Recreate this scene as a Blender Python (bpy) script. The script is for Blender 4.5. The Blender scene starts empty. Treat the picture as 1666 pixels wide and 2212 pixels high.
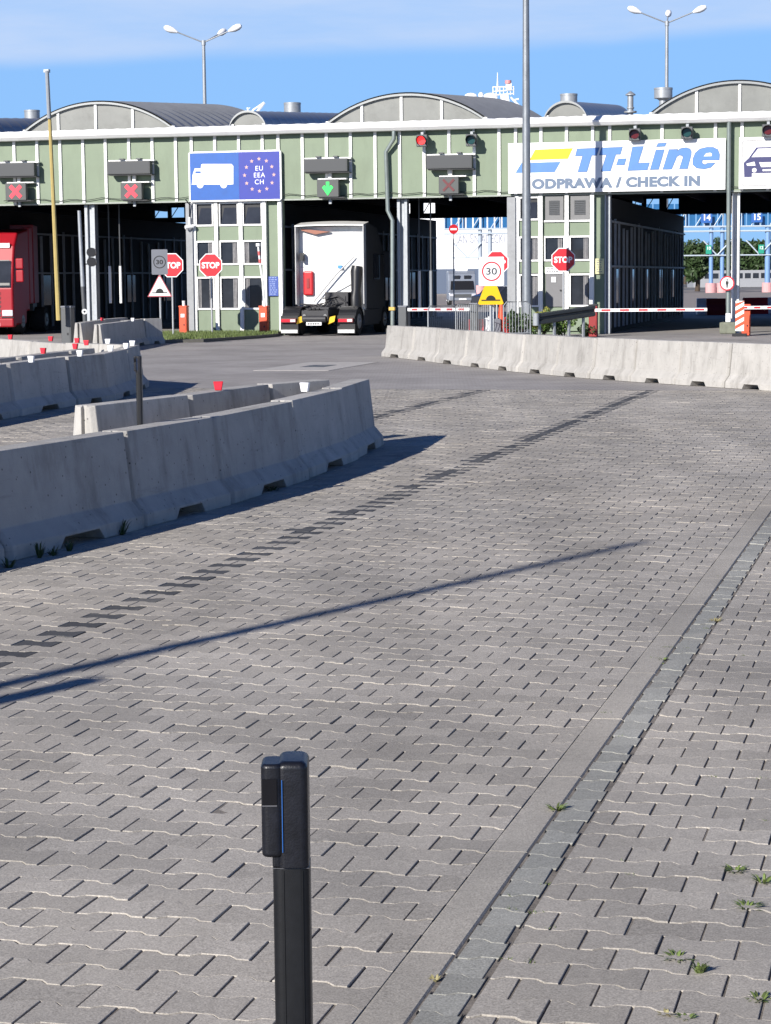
import bpy, math, random
import numpy as np
from mathutils import Vector, Matrix
random.seed(7); rng=np.random.default_rng(7)
S=bpy.context.scene
R_=math.radians
# ------------------------------------------------------------------ camera
FV=4562.0; HC=1.75; ROLL=.0098; PIT=math.atan(506/FV)
cp,sp=math.cos(PIT),math.sin(PIT)
cd=bpy.data.cameras.new('camera'); cam=bpy.data.objects.new('camera',cd); S.collection.objects.link(cam)
cd.sensor_fit='VERTICAL'; cd.sensor_height=36; cd.lens=FV/2212*36; cd.clip_start=.1; cd.clip_end=3000
cam.matrix_world=Matrix.Translation((0,0,HC))@Matrix.Rotation(math.pi/2-PIT,4,'X')@Matrix.Rotation(-ROLL,4,'Z')
S.camera=cam
S.render.resolution_x=771; S.render.resolution_y=1024
# ------------------------------------------------------------------ light
SAZ=(-.578,-.816); SEL=R_(25)          # towards the sun (horizontal), elevation
n_=math.hypot(*SAZ); sdir=Vector((SAZ[0]/n_*math.cos(SEL),SAZ[1]/n_*math.cos(SEL),math.sin(SEL)))
ld=bpy.data.lights.new('sun','SUN'); ld.energy=5.0; ld.angle=R_(.5); ld.color=(1,.95,.88)
sun=bpy.data.objects.new('sun',ld); S.collection.objects.link(sun)
sun.rotation_mode='QUATERNION'; sun.rotation_quaternion=sdir.to_track_quat('Z','Y')
w=bpy.data.worlds.new('World'); S.world=w; w.use_nodes=True
nt=w.node_tree; N=nt.nodes; LK=nt.links; N.clear()
out=N.new('ShaderNodeOutputWorld'); bg=N.new('ShaderNodeBackground'); sk=N.new('ShaderNodeTexSky')
sk.sky_type='NISHITA'; sk.sun_disc=False; sk.sun_elevation=SEL; sk.sun_rotation=math.atan2(sdir.x,sdir.y)
sk.air_density=1.0; sk.dust_density=.0; sk.ozone_density=1.6; sk.altitude=0
tc=N.new('ShaderNodeTexCoord'); mp=N.new('ShaderNodeMapping'); mp.inputs['Scale'].default_value=(2.2,2.2,9)
nz=N.new('ShaderNodeTexNoise'); nz.inputs['Scale'].default_value=1.3; nz.inputs['Detail'].default_value=5; nz.inputs['Roughness'].default_value=.55
LK.new(tc.outputs['Generated'],mp.inputs[0]); LK.new(mp.outputs[0],nz.inputs[0])
sx=N.new('ShaderNodeSeparateXYZ'); LK.new(tc.outputs['Generated'],sx.inputs[0])
m1=N.new('ShaderNodeMath'); m1.operation='MULTIPLY_ADD'; m1.inputs[1].default_value=-.033; LK.new(sx.outputs['X'],m1.inputs[0]); LK.new(sx.outputs['Z'],m1.inputs[2])
m2=N.new('ShaderNodeMath'); m2.operation='MULTIPLY_ADD'; m2.inputs[1].default_value=.022; LK.new(nz.outputs[0],m2.inputs[0]); LK.new(m1.outputs[0],m2.inputs[2])
rp=N.new('ShaderNodeMapRange'); rp.interpolation_type='SMOOTHSTEP'; rp.inputs['From Min'].default_value=.112; rp.inputs['From Max'].default_value=.122; LK.new(m2.outputs[0],rp.inputs[0])
fd=N.new('ShaderNodeMapRange'); fd.interpolation_type='SMOOTHSTEP'; fd.inputs['From Min'].default_value=.30; fd.inputs['From Max'].default_value=.17; LK.new(sx.outputs['Z'],fd.inputs[0])
mm=N.new('ShaderNodeMath'); mm.operation='MULTIPLY'; LK.new(rp.outputs[0],mm.inputs[0]); LK.new(fd.outputs[0],mm.inputs[1])
mpb=N.new('ShaderNodeMapping'); mpb.inputs['Scale'].default_value=(6,6,38); mpb.inputs['Rotation'].default_value=(0,.12,0); LK.new(tc.outputs['Generated'],mpb.inputs[0])
nb=N.new('ShaderNodeTexNoise'); nb.inputs['Scale'].default_value=1.6; nb.inputs['Detail'].default_value=7; nb.inputs['Roughness'].default_value=.6; LK.new(mpb.outputs[0],nb.inputs[0])
rb_=N.new('ShaderNodeMapRange'); rb_.inputs['From Min'].default_value=.3; rb_.inputs['From Max'].default_value=.68; rb_.inputs['To Min'].default_value=.5; rb_.inputs['To Max'].default_value=1.0; LK.new(nb.outputs[0],rb_.inputs[0])
m3=N.new('ShaderNodeMath'); m3.operation='MULTIPLY'; LK.new(rb_.outputs[0],m3.inputs[1]); LK.new(mm.outputs[0],m3.inputs[0])
mx=N.new('ShaderNodeMix'); mx.data_type='RGBA'; LK.new(m3.outputs[0],mx.inputs[0])
hs=N.new('ShaderNodeHueSaturation'); hs.inputs['Saturation'].default_value=1.15; hs.inputs['Value'].default_value=1.0
tn=N.new('ShaderNodeMix'); tn.data_type='RGBA'; tn.blend_type='MULTIPLY'; tn.inputs[0].default_value=1; tn.inputs[7].default_value=(.38,.82,1.6,1)
LK.new(sk.outputs[0],hs.inputs['Color']); LK.new(hs.outputs[0],tn.inputs[6]); LK.new(tn.outputs[2],mx.inputs[6]); mx.inputs[7].default_value=(5.3,6.9,9.8,1)
LK.new(mx.outputs[2],bg.inputs[0]); bg.inputs[1].default_value=.07; LK.new(bg.outputs[0],out.inputs[0])
hz=N.new('ShaderNodeMapRange'); hz.interpolation_type='SMOOTHSTEP'; hz.inputs['From Min'].default_value=.28; hz.inputs['From Max'].default_value=.12; hz.inputs['To Max'].default_value=.9; LK.new(sx.outputs['Z'],hz.inputs[0])
hm=N.new('ShaderNodeMix'); hm.data_type='RGBA'; LK.new(hz.outputs[0],hm.inputs[0]); hm.inputs[7].default_value=(3.0,5.6,9.8,1); LK.new(tn.outputs[2],hm.inputs[6]); LK.new(hm.outputs[2],mx.inputs[6])
zr=N.new('ShaderNodeMapRange'); zr.inputs['From Min'].default_value=.14; zr.inputs['From Max'].default_value=.45; zr.inputs['To Min'].default_value=1; zr.inputs['To Max'].default_value=.45; LK.new(sx.outputs['Z'],zr.inputs[0])
vm=N.new('ShaderNodeVectorMath'); vm.operation='SCALE'; LK.new(mx.outputs[2],vm.inputs[0]); LK.new(zr.outputs[0],vm.inputs['Scale']); LK.new(vm.outputs[0],bg.inputs[0])
S.view_settings.view_transform='Standard'; S.view_settings.look='None'; S.view_settings.gamma=1; S.view_settings.exposure=.5
S.view_settings.use_curve_mapping=False
# ------------------------------------------------------------------ measuring helpers
def ray(x,y):
    a=x-833;b=y-1106
    x2=a*math.cos(ROLL)-b*math.sin(ROLL); y2=b*math.cos(ROLL)+a*math.sin(ROLL)
    return x2/FV, cp-y2/FV*sp, -(sp+y2/FV*cp)
def G(x,y,z=0):
    dx,dy,dz=ray(x,y);k=(z-HC)/dz; return dx*k,dy*k
def A(x,y,Y):
    dx,dy,dz=ray(x,y);k=Y/dy; return Vector((dx*k,Y,HC+dz*k))
TH=R_(-13.6);F0=(-3.4,66.5); cT,sT=math.cos(TH),math.sin(TH)
def fp(x,y,t=0):
    dx,dy,dz=ray(x,y)
    k=((-sT)*F0[0]+cT*F0[1]+t)/(-sT*dx+cT*dy)
    X,Y=dx*k-F0[0],dy*k-F0[1]
    return X*cT+Y*sT, HC+dz*k
def fac(s,t,z=0): return (F0[0]+s*cT-t*sT, F0[1]+s*sT+t*cT, z)
# ------------------------------------------------------------------ materials
MATS={}
def mat(name,col,rough=.7,metal=0,var=.0,scale=6,bump=0,bscale=80,emit=None,estr=1,spec=None,stain=0,stains=1.5,streak=False,coat=0):
    if name in MATS: return MATS[name]
    m=bpy.data.materials.new(name); m.use_nodes=True; t=m.node_tree; n=t.nodes; l=t.links
    b=n['Principled BSDF']; b.inputs['Roughness'].default_value=rough; b.inputs['Metallic'].default_value=metal
    c=(*col,1); b.inputs['Base Color'].default_value=c
    if spec is not None: b.inputs['Specular IOR Level'].default_value=spec
    if coat: b.inputs['Coat Weight'].default_value=coat
    tc=n.new('ShaderNodeTexCoord')
    last=None
    if var:
        z=n.new('ShaderNodeTexNoise'); z.inputs['Scale'].default_value=scale; z.inputs['Detail'].default_value=8; z.inputs['Roughness'].default_value=.65
        l.new(tc.outputs['Object'],z.inputs[0])
        r=n.new('ShaderNodeMapRange'); r.inputs['From Min'].default_value=.25; r.inputs['From Max'].default_value=.75; r.inputs['To Min'].default_value=1-var; r.inputs['To Max'].default_value=1+var
        l.new(z.outputs[0],r.inputs[0])
        v=n.new('ShaderNodeVectorMath'); v.operation='SCALE'; v.inputs[0].default_value=col; l.new(r.outputs[0],v.inputs['Scale']); last=v.outputs[0]
    if stain:
        mpn=n.new('ShaderNodeMapping'); mpn.inputs['Scale'].default_value=(1,1,.33) if streak else (1,1,1)
        l.new(tc.outputs['Object'],mpn.inputs[0])
        z=n.new('ShaderNodeTexNoise'); z.inputs['Scale'].default_value=stains; z.inputs['Detail'].default_value=6; z.inputs['Roughness'].default_value=.7
        l.new(mpn.outputs[0],z.inputs[0])
        r=n.new('ShaderNodeMapRange'); r.inputs['From Min'].default_value=.5; r.inputs['From Max'].default_value=.72; r.inputs['To Max'].default_value=stain
        l.new(z.outputs[0],r.inputs[0])
        x=n.new('ShaderNodeMix'); x.data_type='RGBA'; l.new(r.outputs[0],x.inputs[0])
        if last: l.new(last,x.inputs[6])
        else: x.inputs[6].default_value=c
        x.inputs[7].default_value=(col[0]*.35,col[1]*.34,col[2]*.32,1); last=x.outputs[2]
    if last: l.new(last,b.inputs['Base Color'])
    if bump:
        z=n.new('ShaderNodeTexNoise'); z.inputs['Scale'].default_value=bscale; z.inputs['Detail'].default_value=5
        l.new(tc.outputs['Object'],z.inputs[0]); q=n.new('ShaderNodeBump'); q.inputs['Strength'].default_value=bump; q.inputs['Distance'].default_value=.01
        l.new(z.outputs[0],q.inputs['Height']); l.new(q.outputs[0],b.inputs['Normal'])
    if emit: b.inputs['Emission Color'].default_value=(*emit,1); b.inputs['Emission Strength'].default_value=estr
    MATS[name]=m; return m
white=mat('white_paint',(.78,.78,.76),.45,var=.05,stain=.25,stains=3,streak=True)
gutm=mat('gutter_metal',(.86,.86,.85),.42,var=.03,stain=.15,stains=2)
green=mat('green_panel',(.172,.220,.148),.55,var=.07,scale=1.3,stain=.22,stains=1.6,streak=True)
grey=mat('galvanised',(.33,.35,.37),.5,.35,var=.12,scale=12,stain=.3,stains=4,streak=True)
dgrey=mat('dark_grey_paint',(.075,.08,.085),.45,var=.08)
blk=mat('black_plastic',(.012,.012,.014),.38,var=.2,scale=20)
rubber=mat('tyre_rubber',(.018,.018,.018),.85,var=.2)
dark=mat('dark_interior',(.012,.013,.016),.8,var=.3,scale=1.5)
concr=mat('interior_concrete',(.12,.12,.12),.9,var=.15)
rib=mat('interior_rib',(.30,.32,.36),.6,var=.2,scale=3)
glass=mat('window_glass',(.025,.028,.035),.08,spec=.35,var=.5,scale=1.2)
curt=mat('curtain_fabric',(.24,.235,.24),.9,var=.25,scale=9)
orange=mat('orange_paint',(.62,.075,.022),.45,var=.06,stain=.15)
red=mat('red_paint',(.45,.008,.014),.4,var=.05)
dred=mat('dark_red_paint',(.25,.01,.012),.5,var=.05)
signred=mat('sign_red',(.52,.010,.022),.4,var=.04)
signwhite=mat('sign_white',(.82,.82,.82),.45,var=.03)
signyel=mat('sign_yellow',(.75,.45,.004),.45,var=.04)
signblk=mat('sign_black',(.015,.015,.015),.5)
signgrey=mat('shaded_sign_and_trim_grey',(.15,.16,.185),.55,var=.05)  # speed sign face carries its shade in this grey; plain grey elsewhere
yellow=mat('yellow_paint',(.40,.31,.11),.5,var=.12,stain=.2,streak=True)
vault=mat('vault_sheet',(.26,.27,.285),.38,.3,var=.12,scale=2)
gable=mat('gable_sheet',(.20,.205,.19),.35,var=.14,scale=1.5,stain=.3,stains=2)
concrete=mat('barrier_concrete',(.40,.385,.36),.88,var=.13,scale=4,bump=.35,bscale=60,stain=.55,stains=3.4,streak=True)
ledred=mat('led_red',(.5,.01,.02),.5,emit=(1,.05,.09),estr=.75)
ledgreen=mat('led_green',(.01,.5,.05),.5,emit=(.02,1,.15),estr=.6)
ledoff=mat('led_off',(.12,.02,.025),.6)
lensred=mat('signal_red_lit',(.6,.01,.01),.3,emit=(1,.03,.03),estr=1.4)
lensoffr=mat('signal_red_unlit',(.10,.008,.01),.2)
lensoffg=mat('signal_green_unlit',(.01,.05,.05),.2)
# ------------------------------------------------------------------ mesh helpers
def link(o): S.collection.objects.link(o); return o
class MB:
    def __init__(s): s.v=[];s.f=[]
    def add(s,v,f):
        k=len(s.v); s.v+= [tuple(a) for a in v]; s.f+=[tuple(i+k for i in q) for q in f]; return s
    def box(s,x0,x1,y0,y1,z0,z1):
        v=[(x,y,z) for z in (z0,z1) for y in (y0,y1) for x in (x0,x1)]
        return s.add(v,[(0,2,3,1),(4,5,7,6),(0,1,5,4),(2,6,7,3),(0,4,6,2),(1,3,7,5)])
    def tube(s,pts,r,n=10,cap=True):
        pts=[Vector(p) for p in pts]; rs=r if isinstance(r,(list,tuple)) else [r]*len(pts)
        V=[];F=[]; up=None
        for i,p in enumerate(pts):
            d=(pts[min(i+1,len(pts)-1)]-pts[max(i-1,0)]).normalized()
            if up is None: up=Vector((0,0,1)) if abs(d.z)<.9 else Vector((1,0,0))
            a=d.cross(up).normalized(); b=d.cross(a).normalized(); up=-b if False else up
            for k in range(n):
                t=2*math.pi*k/n; V.append(p+(a*math.cos(t)+b*math.sin(t))*rs[i])
        for i in range(len(pts)-1):
            for k in range(n):
                k2=(k+1)%n; F.append((i*n+k,i*n+k2,(i+1)*n+k2,(i+1)*n+k))
        if cap: F.append(tuple(range(n))[::-1]); F.append(tuple((len(pts)-1)*n+k for k in range(n)))
        return s.add(V,F)
    def prism(s,poly,y0,y1,axis='y'):
        # poly in (x,z), extruded in y ; axis 'x': poly in (y,z) extruded in x; 'z': poly (x,y)
        n=len(poly)
        def P(a,b,c):
            return (a,c,b) if axis=='y' else ((c,a,b) if axis=='x' else (a,b,c))
        v=[P(a,b,y0) for a,b in poly]+[P(a,b,y1) for a,b in poly]
        f=[tuple(range(n)),tuple(range(2*n-1,n-1,-1))]+[(i,i+n,(i+1)%n+n,(i+1)%n) for i in range(n)]
        return s.add(v,f)
    def disc(s,cx,cz,r,y0,y1,n=32,r0=0):
        if r0==0: return s.prism([(cx+r*math.cos(2*math.pi*k/n),cz+r*math.sin(2*math.pi*k/n)) for k in range(n)],y0,y1)
        v=[];f=[]
        for y in (y0,y1):
            for rr in (r0,r):
                v+=[(cx+rr*math.cos(2*math.pi*k/n),y,cz+rr*math.sin(2*math.pi*k/n)) for k in range(n)]
        for k in range(n):
            j=(k+1)%n
            f+=[(k,j,n+j,n+k),(2*n+k,3*n+k,3*n+j,2*n+j),(k,2*n+k,2*n+j,j),(n+k,n+j,3*n+j,3*n+k)]
        return s.add(v,f)
    def build(s,name,m,parent=None,bevel=0,smooth=False,seg=2,loc=None,rz=0):
        me=bpy.data.meshes.new(name); me.from_pydata(s.v,[],s.f); me.update()
        import bmesh
        bm=bmesh.new(); bm.from_mesh(me); bmesh.ops.recalc_face_normals(bm,faces=bm.faces); bm.to_mesh(me); bm.free()
        me.materials.append(m); o=link(bpy.data.objects.new(name,me))
        if parent: o.parent=parent
        if loc is not None: o.location=loc
        o.rotation_euler.z=rz
        if bevel:
            md=o.modifiers.new('bevel','BEVEL'); md.width=bevel; md.segments=seg; md.limit_method='ANGLE'; md.angle_limit=R_(35)
        if smooth:
            for p in me.polygons: p.use_smooth=True
            me.set_sharp_from_angle(angle=R_(40))
        return o
def B(name,m,parent,*b,bevel=0,**k):
    q=MB(); q.box(*b); return q.build(name,m,parent,bevel=bevel,**k)
def tag(o,label=None,cat=None,group=None,kind=None):
    if label: o['label']=label
    if cat: o['category']=cat
    if group: o['group']=group
    if kind: o['kind']=kind
    return o
def thing(name,label,cat,loc,rz=0,group=None):
    o=link(bpy.data.objects.new(name,None)); o.empty_display_size=.3; o.location=loc; o.rotation_euler=(0,0,rz)
    return tag(o,label,cat,group)
def children(o): return [c for c in bpy.data.objects if c.parent is o]
def copy_tree(o,parent=None):
    c=o.copy(); link(c); c.parent=parent
    for ch in children(o): copy_tree(ch,c)
    return c
def text(s,name,m,parent,size,loc,ext=.004,bold=0,shear=0,align='CENTER',sx=1,space=1,rot=(math.pi/2,0,0)):
    cu=bpy.data.curves.new(name,'FONT'); cu.body=s; cu.size=size; cu.extrude=ext; cu.offset=bold; cu.shear=shear
    cu.align_x=align; cu.align_y='CENTER'; cu.space_character=space; cu.resolution_u=4
    o=bpy.data.objects.new(name,cu); link(o); bpy.context.view_layer.update()
    me=bpy.data.meshes.new_from_object(o.evaluated_get(bpy.context.evaluated_depsgraph_get()))
    bpy.data.objects.remove(o); bpy.data.curves.remove(cu)
    me.name=name; me.materials.clear(); me.materials.append(m)
    q=link(bpy.data.objects.new(name,me)); q.parent=parent; q.location=loc; q.rotation_euler=rot; q.scale=(sx,1,1)
    return q
# ------------------------------------------------------------------ ground
PH=-.257; cP,sP=math.cos(PH),math.sin(PH)          # paving lattice
def L2W(s,t,z=0): return (s*cP-t*sP, s*sP+t*cP, z)
def W2L(x,y): return (x*cP+y*sP, -x*sP+y*cP)
tag(MB().add([(-1500,-300,-.03),(1500,-300,-.03),(1500,2500,-.03),(-1500,2500,-.03)],[(0,1,2,3)]).build('ground',mat('far_ground',(.16,.155,.15),.95,var=.15,scale=.2)),kind='structure')
def pave_mat(name,base,amt=.12,dark_=None):
    m=bpy.data.materials.new(name); m.use_nodes=True; t=m.node_tree; n=t.nodes; l=t.links; b=n['Principled BSDF']
    b.inputs['Roughness'].default_value=.82; b.inputs['Specular IOR Level'].default_value=.2
    g=n.new('ShaderNodeNewGeometry'); tc=n.new('ShaderNodeTexCoord')
    r=n.new('ShaderNodeMapRange'); r.inputs['To Min'].default_value=1-amt; r.inputs['To Max'].default_value=1+amt; l.new(g.outputs['Random Per Island'],r.inputs[0])
    z=n.new('ShaderNodeTexNoise'); z.inputs['Scale'].default_value=.7; z.inputs['Detail'].default_value=7; z.inputs['Roughness'].default_value=.6; l.new(tc.outputs['Object'],z.inputs[0])
    r2=n.new('ShaderNodeMapRange'); r2.inputs['From Min'].default_value=.3; r2.inputs['From Max'].default_value=.7; r2.inputs['To Min'].default_value=.78; r2.inputs['To Max'].default_value=1.14; l.new(z.outputs[0],r2.inputs[0])
    z2=n.new('ShaderNodeTexNoise'); z2.inputs['Scale'].default_value=150; z2.inputs['Detail'].default_value=3; z2.inputs['Roughness'].default_value=.8; l.new(tc.outputs['Object'],z2.inputs[0])
    r3=n.new('ShaderNodeMapRange'); r3.inputs['From Min'].default_value=.25; r3.inputs['From Max'].default_value=.75; r3.inputs['To Min'].default_value=.5; r3.inputs['To Max'].default_value=1.5; l.new(z2.outputs[0],r3.inputs[0])
    a=n.new('ShaderNodeMath'); a.operation='MULTIPLY'; l.new(r.outputs[0],a.inputs[0]); l.new(r2.outputs[0],a.inputs[1])
    a2=n.new('ShaderNodeMath'); a2.operation='MULTIPLY'; l.new(a.outputs[0],a2.inputs[0]); l.new(r3.outputs[0],a2.inputs[1])
    z5=n.new('ShaderNodeTexNoise'); z5.inputs['Scale'].default_value=38; z5.inputs['Detail'].default_value=6; z5.inputs['Roughness'].default_value=.75; l.new(tc.outputs['Object'],z5.inputs[0])
    r5=n.new('ShaderNodeMapRange'); r5.inputs['From Min'].default_value=.3; r5.inputs['From Max'].default_value=.7; r5.inputs['To Min'].default_value=.84; r5.inputs['To Max'].default_value=1.16; l.new(z5.outputs[0],r5.inputs[0])
    a3=n.new('ShaderNodeMath'); a3.operation='MULTIPLY'; l.new(a2.outputs[0],a3.inputs[0]); l.new(r5.outputs[0],a3.inputs[1]); a2=a3
    z3=n.new('ShaderNodeTexNoise'); z3.inputs['Scale'].default_value=.35; z3.inputs['Detail'].default_value=3; l.new(tc.outputs['Object'],z3.inputs[0])
    mxx=n.new('ShaderNodeMix'); mxx.data_type='RGBA'; l.new(z3.outputs[0],mxx.inputs[0])
    mxx.inputs[6].default_value=(base[0]*.98,base[1]*1.0,base[2]*1.03,1); mxx.inputs[7].default_value=(base[0]*1.03,base[1]*.99,base[2]*.93,1)
    v=n.new('ShaderNodeVectorMath'); v.operation='SCALE'; l.new(mxx.outputs[2],v.inputs[0]); l.new(a2.outputs[0],v.inputs['Scale'])
    # worn tracks along the lanes
    mt=n.new('ShaderNodeMapping'); mt.inputs['Rotation'].default_value=(0,0,-PH); mt.inputs['Scale'].default_value=(1.1,.07,1); l.new(tc.outputs['Object'],mt.inputs[0])
    z6=n.new('ShaderNodeTexNoise'); z6.inputs['Scale'].default_value=1; z6.inputs['Detail'].default_value=4; l.new(mt.outputs[0],z6.inputs[0])
    r6=n.new('ShaderNodeMapRange'); r6.inputs['From Min'].default_value=.35; r6.inputs['From Max'].default_value=.65; r6.inputs['To Min'].default_value=.86; r6.inputs['To Max'].default_value=1.08; l.new(z6.outputs[0],r6.inputs[0])
    v6=n.new('ShaderNodeVectorMath'); v6.operation='SCALE'; l.new(v.outputs[0],v6.inputs[0]); l.new(r6.outputs[0],v6.inputs['Scale']); v=v6
    # dirt and oil spots
    z4=n.new('ShaderNodeTexNoise'); z4.inputs['Scale'].default_value=2.2; z4.inputs['Detail'].default_value=9; z4.inputs['Roughness'].default_value=.75; l.new(tc.outputs['Object'],z4.inputs[0])
    r4=n.new('ShaderNodeMapRange'); r4.inputs['From Min'].default_value=.57; r4.inputs['From Max'].default_value=.8; r4.inputs['To Max'].default_value=.45; l.new(z4.outputs[0],r4.inputs[0])
    mx2=n.new('ShaderNodeMix'); mx2.data_type='RGBA'; l.new(r4.outputs[0],mx2.inputs[0]); l.new(v.outputs[0],mx2.inputs[6]); mx2.inputs[7].default_value=(base[0]*.45,base[1]*.45,base[2]*.46,1)
    # pale dusty sand drifts
    z7=n.new('ShaderNodeTexNoise'); z7.inputs['Scale'].default_value=.9; z7.inputs['Detail'].default_value=10; z7.inputs['Roughness'].default_value=.78; z7.inputs['Distortion'].default_value=.6
    mo=n.new('ShaderNodeMapping'); mo.inputs['Location'].default_value=(13,7,0); l.new(tc.outputs['Object'],mo.inputs[0]); l.new(mo.outputs[0],z7.inputs[0])
    r7=n.new('ShaderNodeMapRange'); r7.inputs['From Min'].default_value=.54; r7.inputs['From Max'].default_value=.74; r7.inputs['To Max'].default_value=.5; l.new(z7.outputs[0],r7.inputs[0])
    mx3=n.new('ShaderNodeMix'); mx3.data_type='RGBA'; l.new(r7.outputs[0],mx3.inputs[0]); l.new(mx2.outputs[2],mx3.inputs[6]); mx3.inputs[7].default_value=(.44,.405,.345,1)
    l.new(mx3.outputs[2],b.inputs['Base Color'])
    q=n.new('ShaderNodeBump'); q.inputs['Strength'].default_value=.5; q.inputs['Distance'].default_value=.002; l.new(z2.outputs[0],q.inputs['Height']); l.new(q.outputs[0],b.inputs['Normal'])
    return m
PV=(.376,.351,.315)
pave=pave_mat('paving_blocks',PV)
pavedark=pave_mat('dark_paving_blocks',(.085,.087,.092))
pavelight=pave_mat('edging_blocks',(.325,.325,.30),.10)
kerbm=pave_mat('kerb_concrete',(.37,.347,.31),.05)
BL,BW=.202,.142
d=.0115; g1=.0035; g2=.0009
def outline():
    h=BL/2-g1
    top=[(-h,BW/2+d-g2),(-.064,BW/2+d-g2),(-.040,BW/2-d-g2),(.040,BW/2-d-g2),(.064,BW/2+d-g2),(h,BW/2+d-g2)]
    return top[::-1][::-1]+[(x,-y) for x,y in top[::-1]]
OUT=np.array(outline())            # ordered around: top left->right, bottom right->left
def inset(P,a):
    c=[]; n=len(P)
    for i in range(n):
        p0,p1,p2=P[i-1],P[i],P[(i+1)%n]
        e1=(p1-p0)/np.linalg.norm(p1-p0); e2=(p2-p1)/np.linalg.norm(p2-p1)
        n1=np.array([e1[1],-e1[0]]); n2=np.array([e2[1],-e2[0]])   # clockwise order -> inward is right side
        b=n1+n2; b=b/np.linalg.norm(b); c.append(p1+b*a/max(.4,b@n1))
    return np.array(c)
IN1=inset(OUT,.0007); IN=inset(OUT,.0016)
KS=W2L(*G(877,2212))[0]              # the seam right of the kerb, as lattice coordinate
print('KS',KS, W2L(*G(1666,1106))[0])
KS=(KS+W2L(*G(1666,1106))[0])/2
KW=.125; RW=.115                     # kerb width, edging block width
DS1=-4.22; DS2=-6.85
def blocks(cells,name,m,clipfn=None):
    V=[];F=[];k=0; n=12
    for (s,t,lo,hi) in cells:
        P=[OUT,OUT,IN1,IN]; zs=[-.03,-.0013,-.0005,0.0]
        tx,ty,dz=rng.normal(0,.006),rng.normal(0,.006),(rng.normal(0,.0009) if rng.random()>.03 else -abs(rng.normal(.002,.0015))); s+=rng.normal(0,.0009); t+=rng.normal(0,.0006); ro=rng.normal(0,.006)
        for q,z in zip(P,zs):
            x=np.clip(q[:,0]-q[:,1]*ro+s,lo,hi)-s; y=q[:,1]+q[:,0]*ro
            zz=z+dz+x*tx+y*ty
            X=(x+s)*cP-(y+t)*sP; Y=(x+s)*sP+(y+t)*cP
            V.append(np.stack([X,Y,zz],1))
        for r in range(3):
            for i in range(n):
                j=(i+1)%n; F.append((k+r*n+i,k+(r+1)*n+i,k+(r+1)*n+j,k+r*n+j))
        b=k+3*n
        F.append((b+0,b+11,b+10,b+1)); F.append((b+1,b+10,b+9,b+2)); F.append((b+2,b+9,b+8,b+3)); F.append((b+3,b+8,b+7,b+4)); F.append((b+4,b+7,b+6,b+5))
        k+=4*n
    me=bpy.data.meshes.new(name); me.from_pydata(np.concatenate(V).tolist(),[],F); me.update(); me.materials.append(m)
    return link(bpy.data.objects.new(name,me))
T0,T1=4.2,32.3
road=[];darkb=[];walk=[];edge=[]
s_off=DS1-round(DS1/BL)*BL
for j in range(int(T0/BW),int(T1/BW)+1):
    t=j*BW
    c=L2W(0,t)
    for i in range(-90,60):
        s=(i+(.5 if j%2 else 0))*BL+s_off
        X,Y,_=L2W(s,t)
        if Y<4.0 or abs(X)>.183*Y+2.2: continue
        if s-BL/2+g1 < KS-KW-.02:
            hi=KS-KW-.0015
            isd=False
            for D in (DS1,DS2):
                k=round((s-D)/BL*2)
                if (j%2==0 and abs(s-D)<BL*.3 and (D==DS1 or Y>20)): isd=True
                if (j%2==1 and abs(s-D+BL/2)<BL*.3 and Y>13.0+6*rng.random() and rng.random()<.72): isd=True
            (darkb if isd else road).append((s,t,-99,hi))
        elif s>KS+RW+.01 or s+BL/2>KS+RW+.04:
            walk.append((s,t,KS+RW+.011,99))
    X,Y,_=L2W(KS,t)
    if Y<T1 and X<.183*Y+2.2:
        for sgn in (0,):
            edge.append((KS+RW/2+(BL/4 if j%2 else -BL/4),t,KS+.004,KS+RW))
rp_=blocks(road,'road_paving',pave); tag(rp_,kind='structure')
tag(blocks(darkb,'lane_line_paving',pavedark),kind='structure')
tag(blocks(walk,'pavement',pave),kind='structure')
tag(blocks(edge,'edging_strip',pavelight),kind='structure')
# kerb stones, one metre each
q=MB()
tk=T0
while tk<T1:
    L=1.0; a,b=tk+.004,tk+L-.004; ztop=-.0005+rng.normal(0,.0008)
    s0,s1=KS-KW,KS-.002
    base=len(q.v)
    prof=[(s0,-.03),(s0,-.003),(s0+.006,ztop-.0005),(s1-.006,ztop+.002),(s1,ztop-.004),(s1,-.03)]
    v=[L2W(s_,a,z) for s_,z in prof]+[L2W(s_,b,z) for s_,z in prof]; n=len(prof)
    q.add(v,[tuple(range(n)),tuple(range(2*n-1,n-1,-1))]+[(i,i+n,i+n+1,i+1) for i in range(n-1)])
    tk+=L
tag(q.build('kerb',kerbm),kind='structure')
# sand bed under the blocks
bed=[L2W(-14,T0-2,-.0050),L2W(8,T0-2,-.0050),L2W(8,T1+.07,-.0050),L2W(-14,T1+.07,-.0050)]
tag(MB().add(bed,[(0,1,2,3)]).build('joint_sand',mat('joint_sand',(.17,.15,.13),.95,var=.6,scale=9,bump=.4)),kind='structure')
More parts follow.
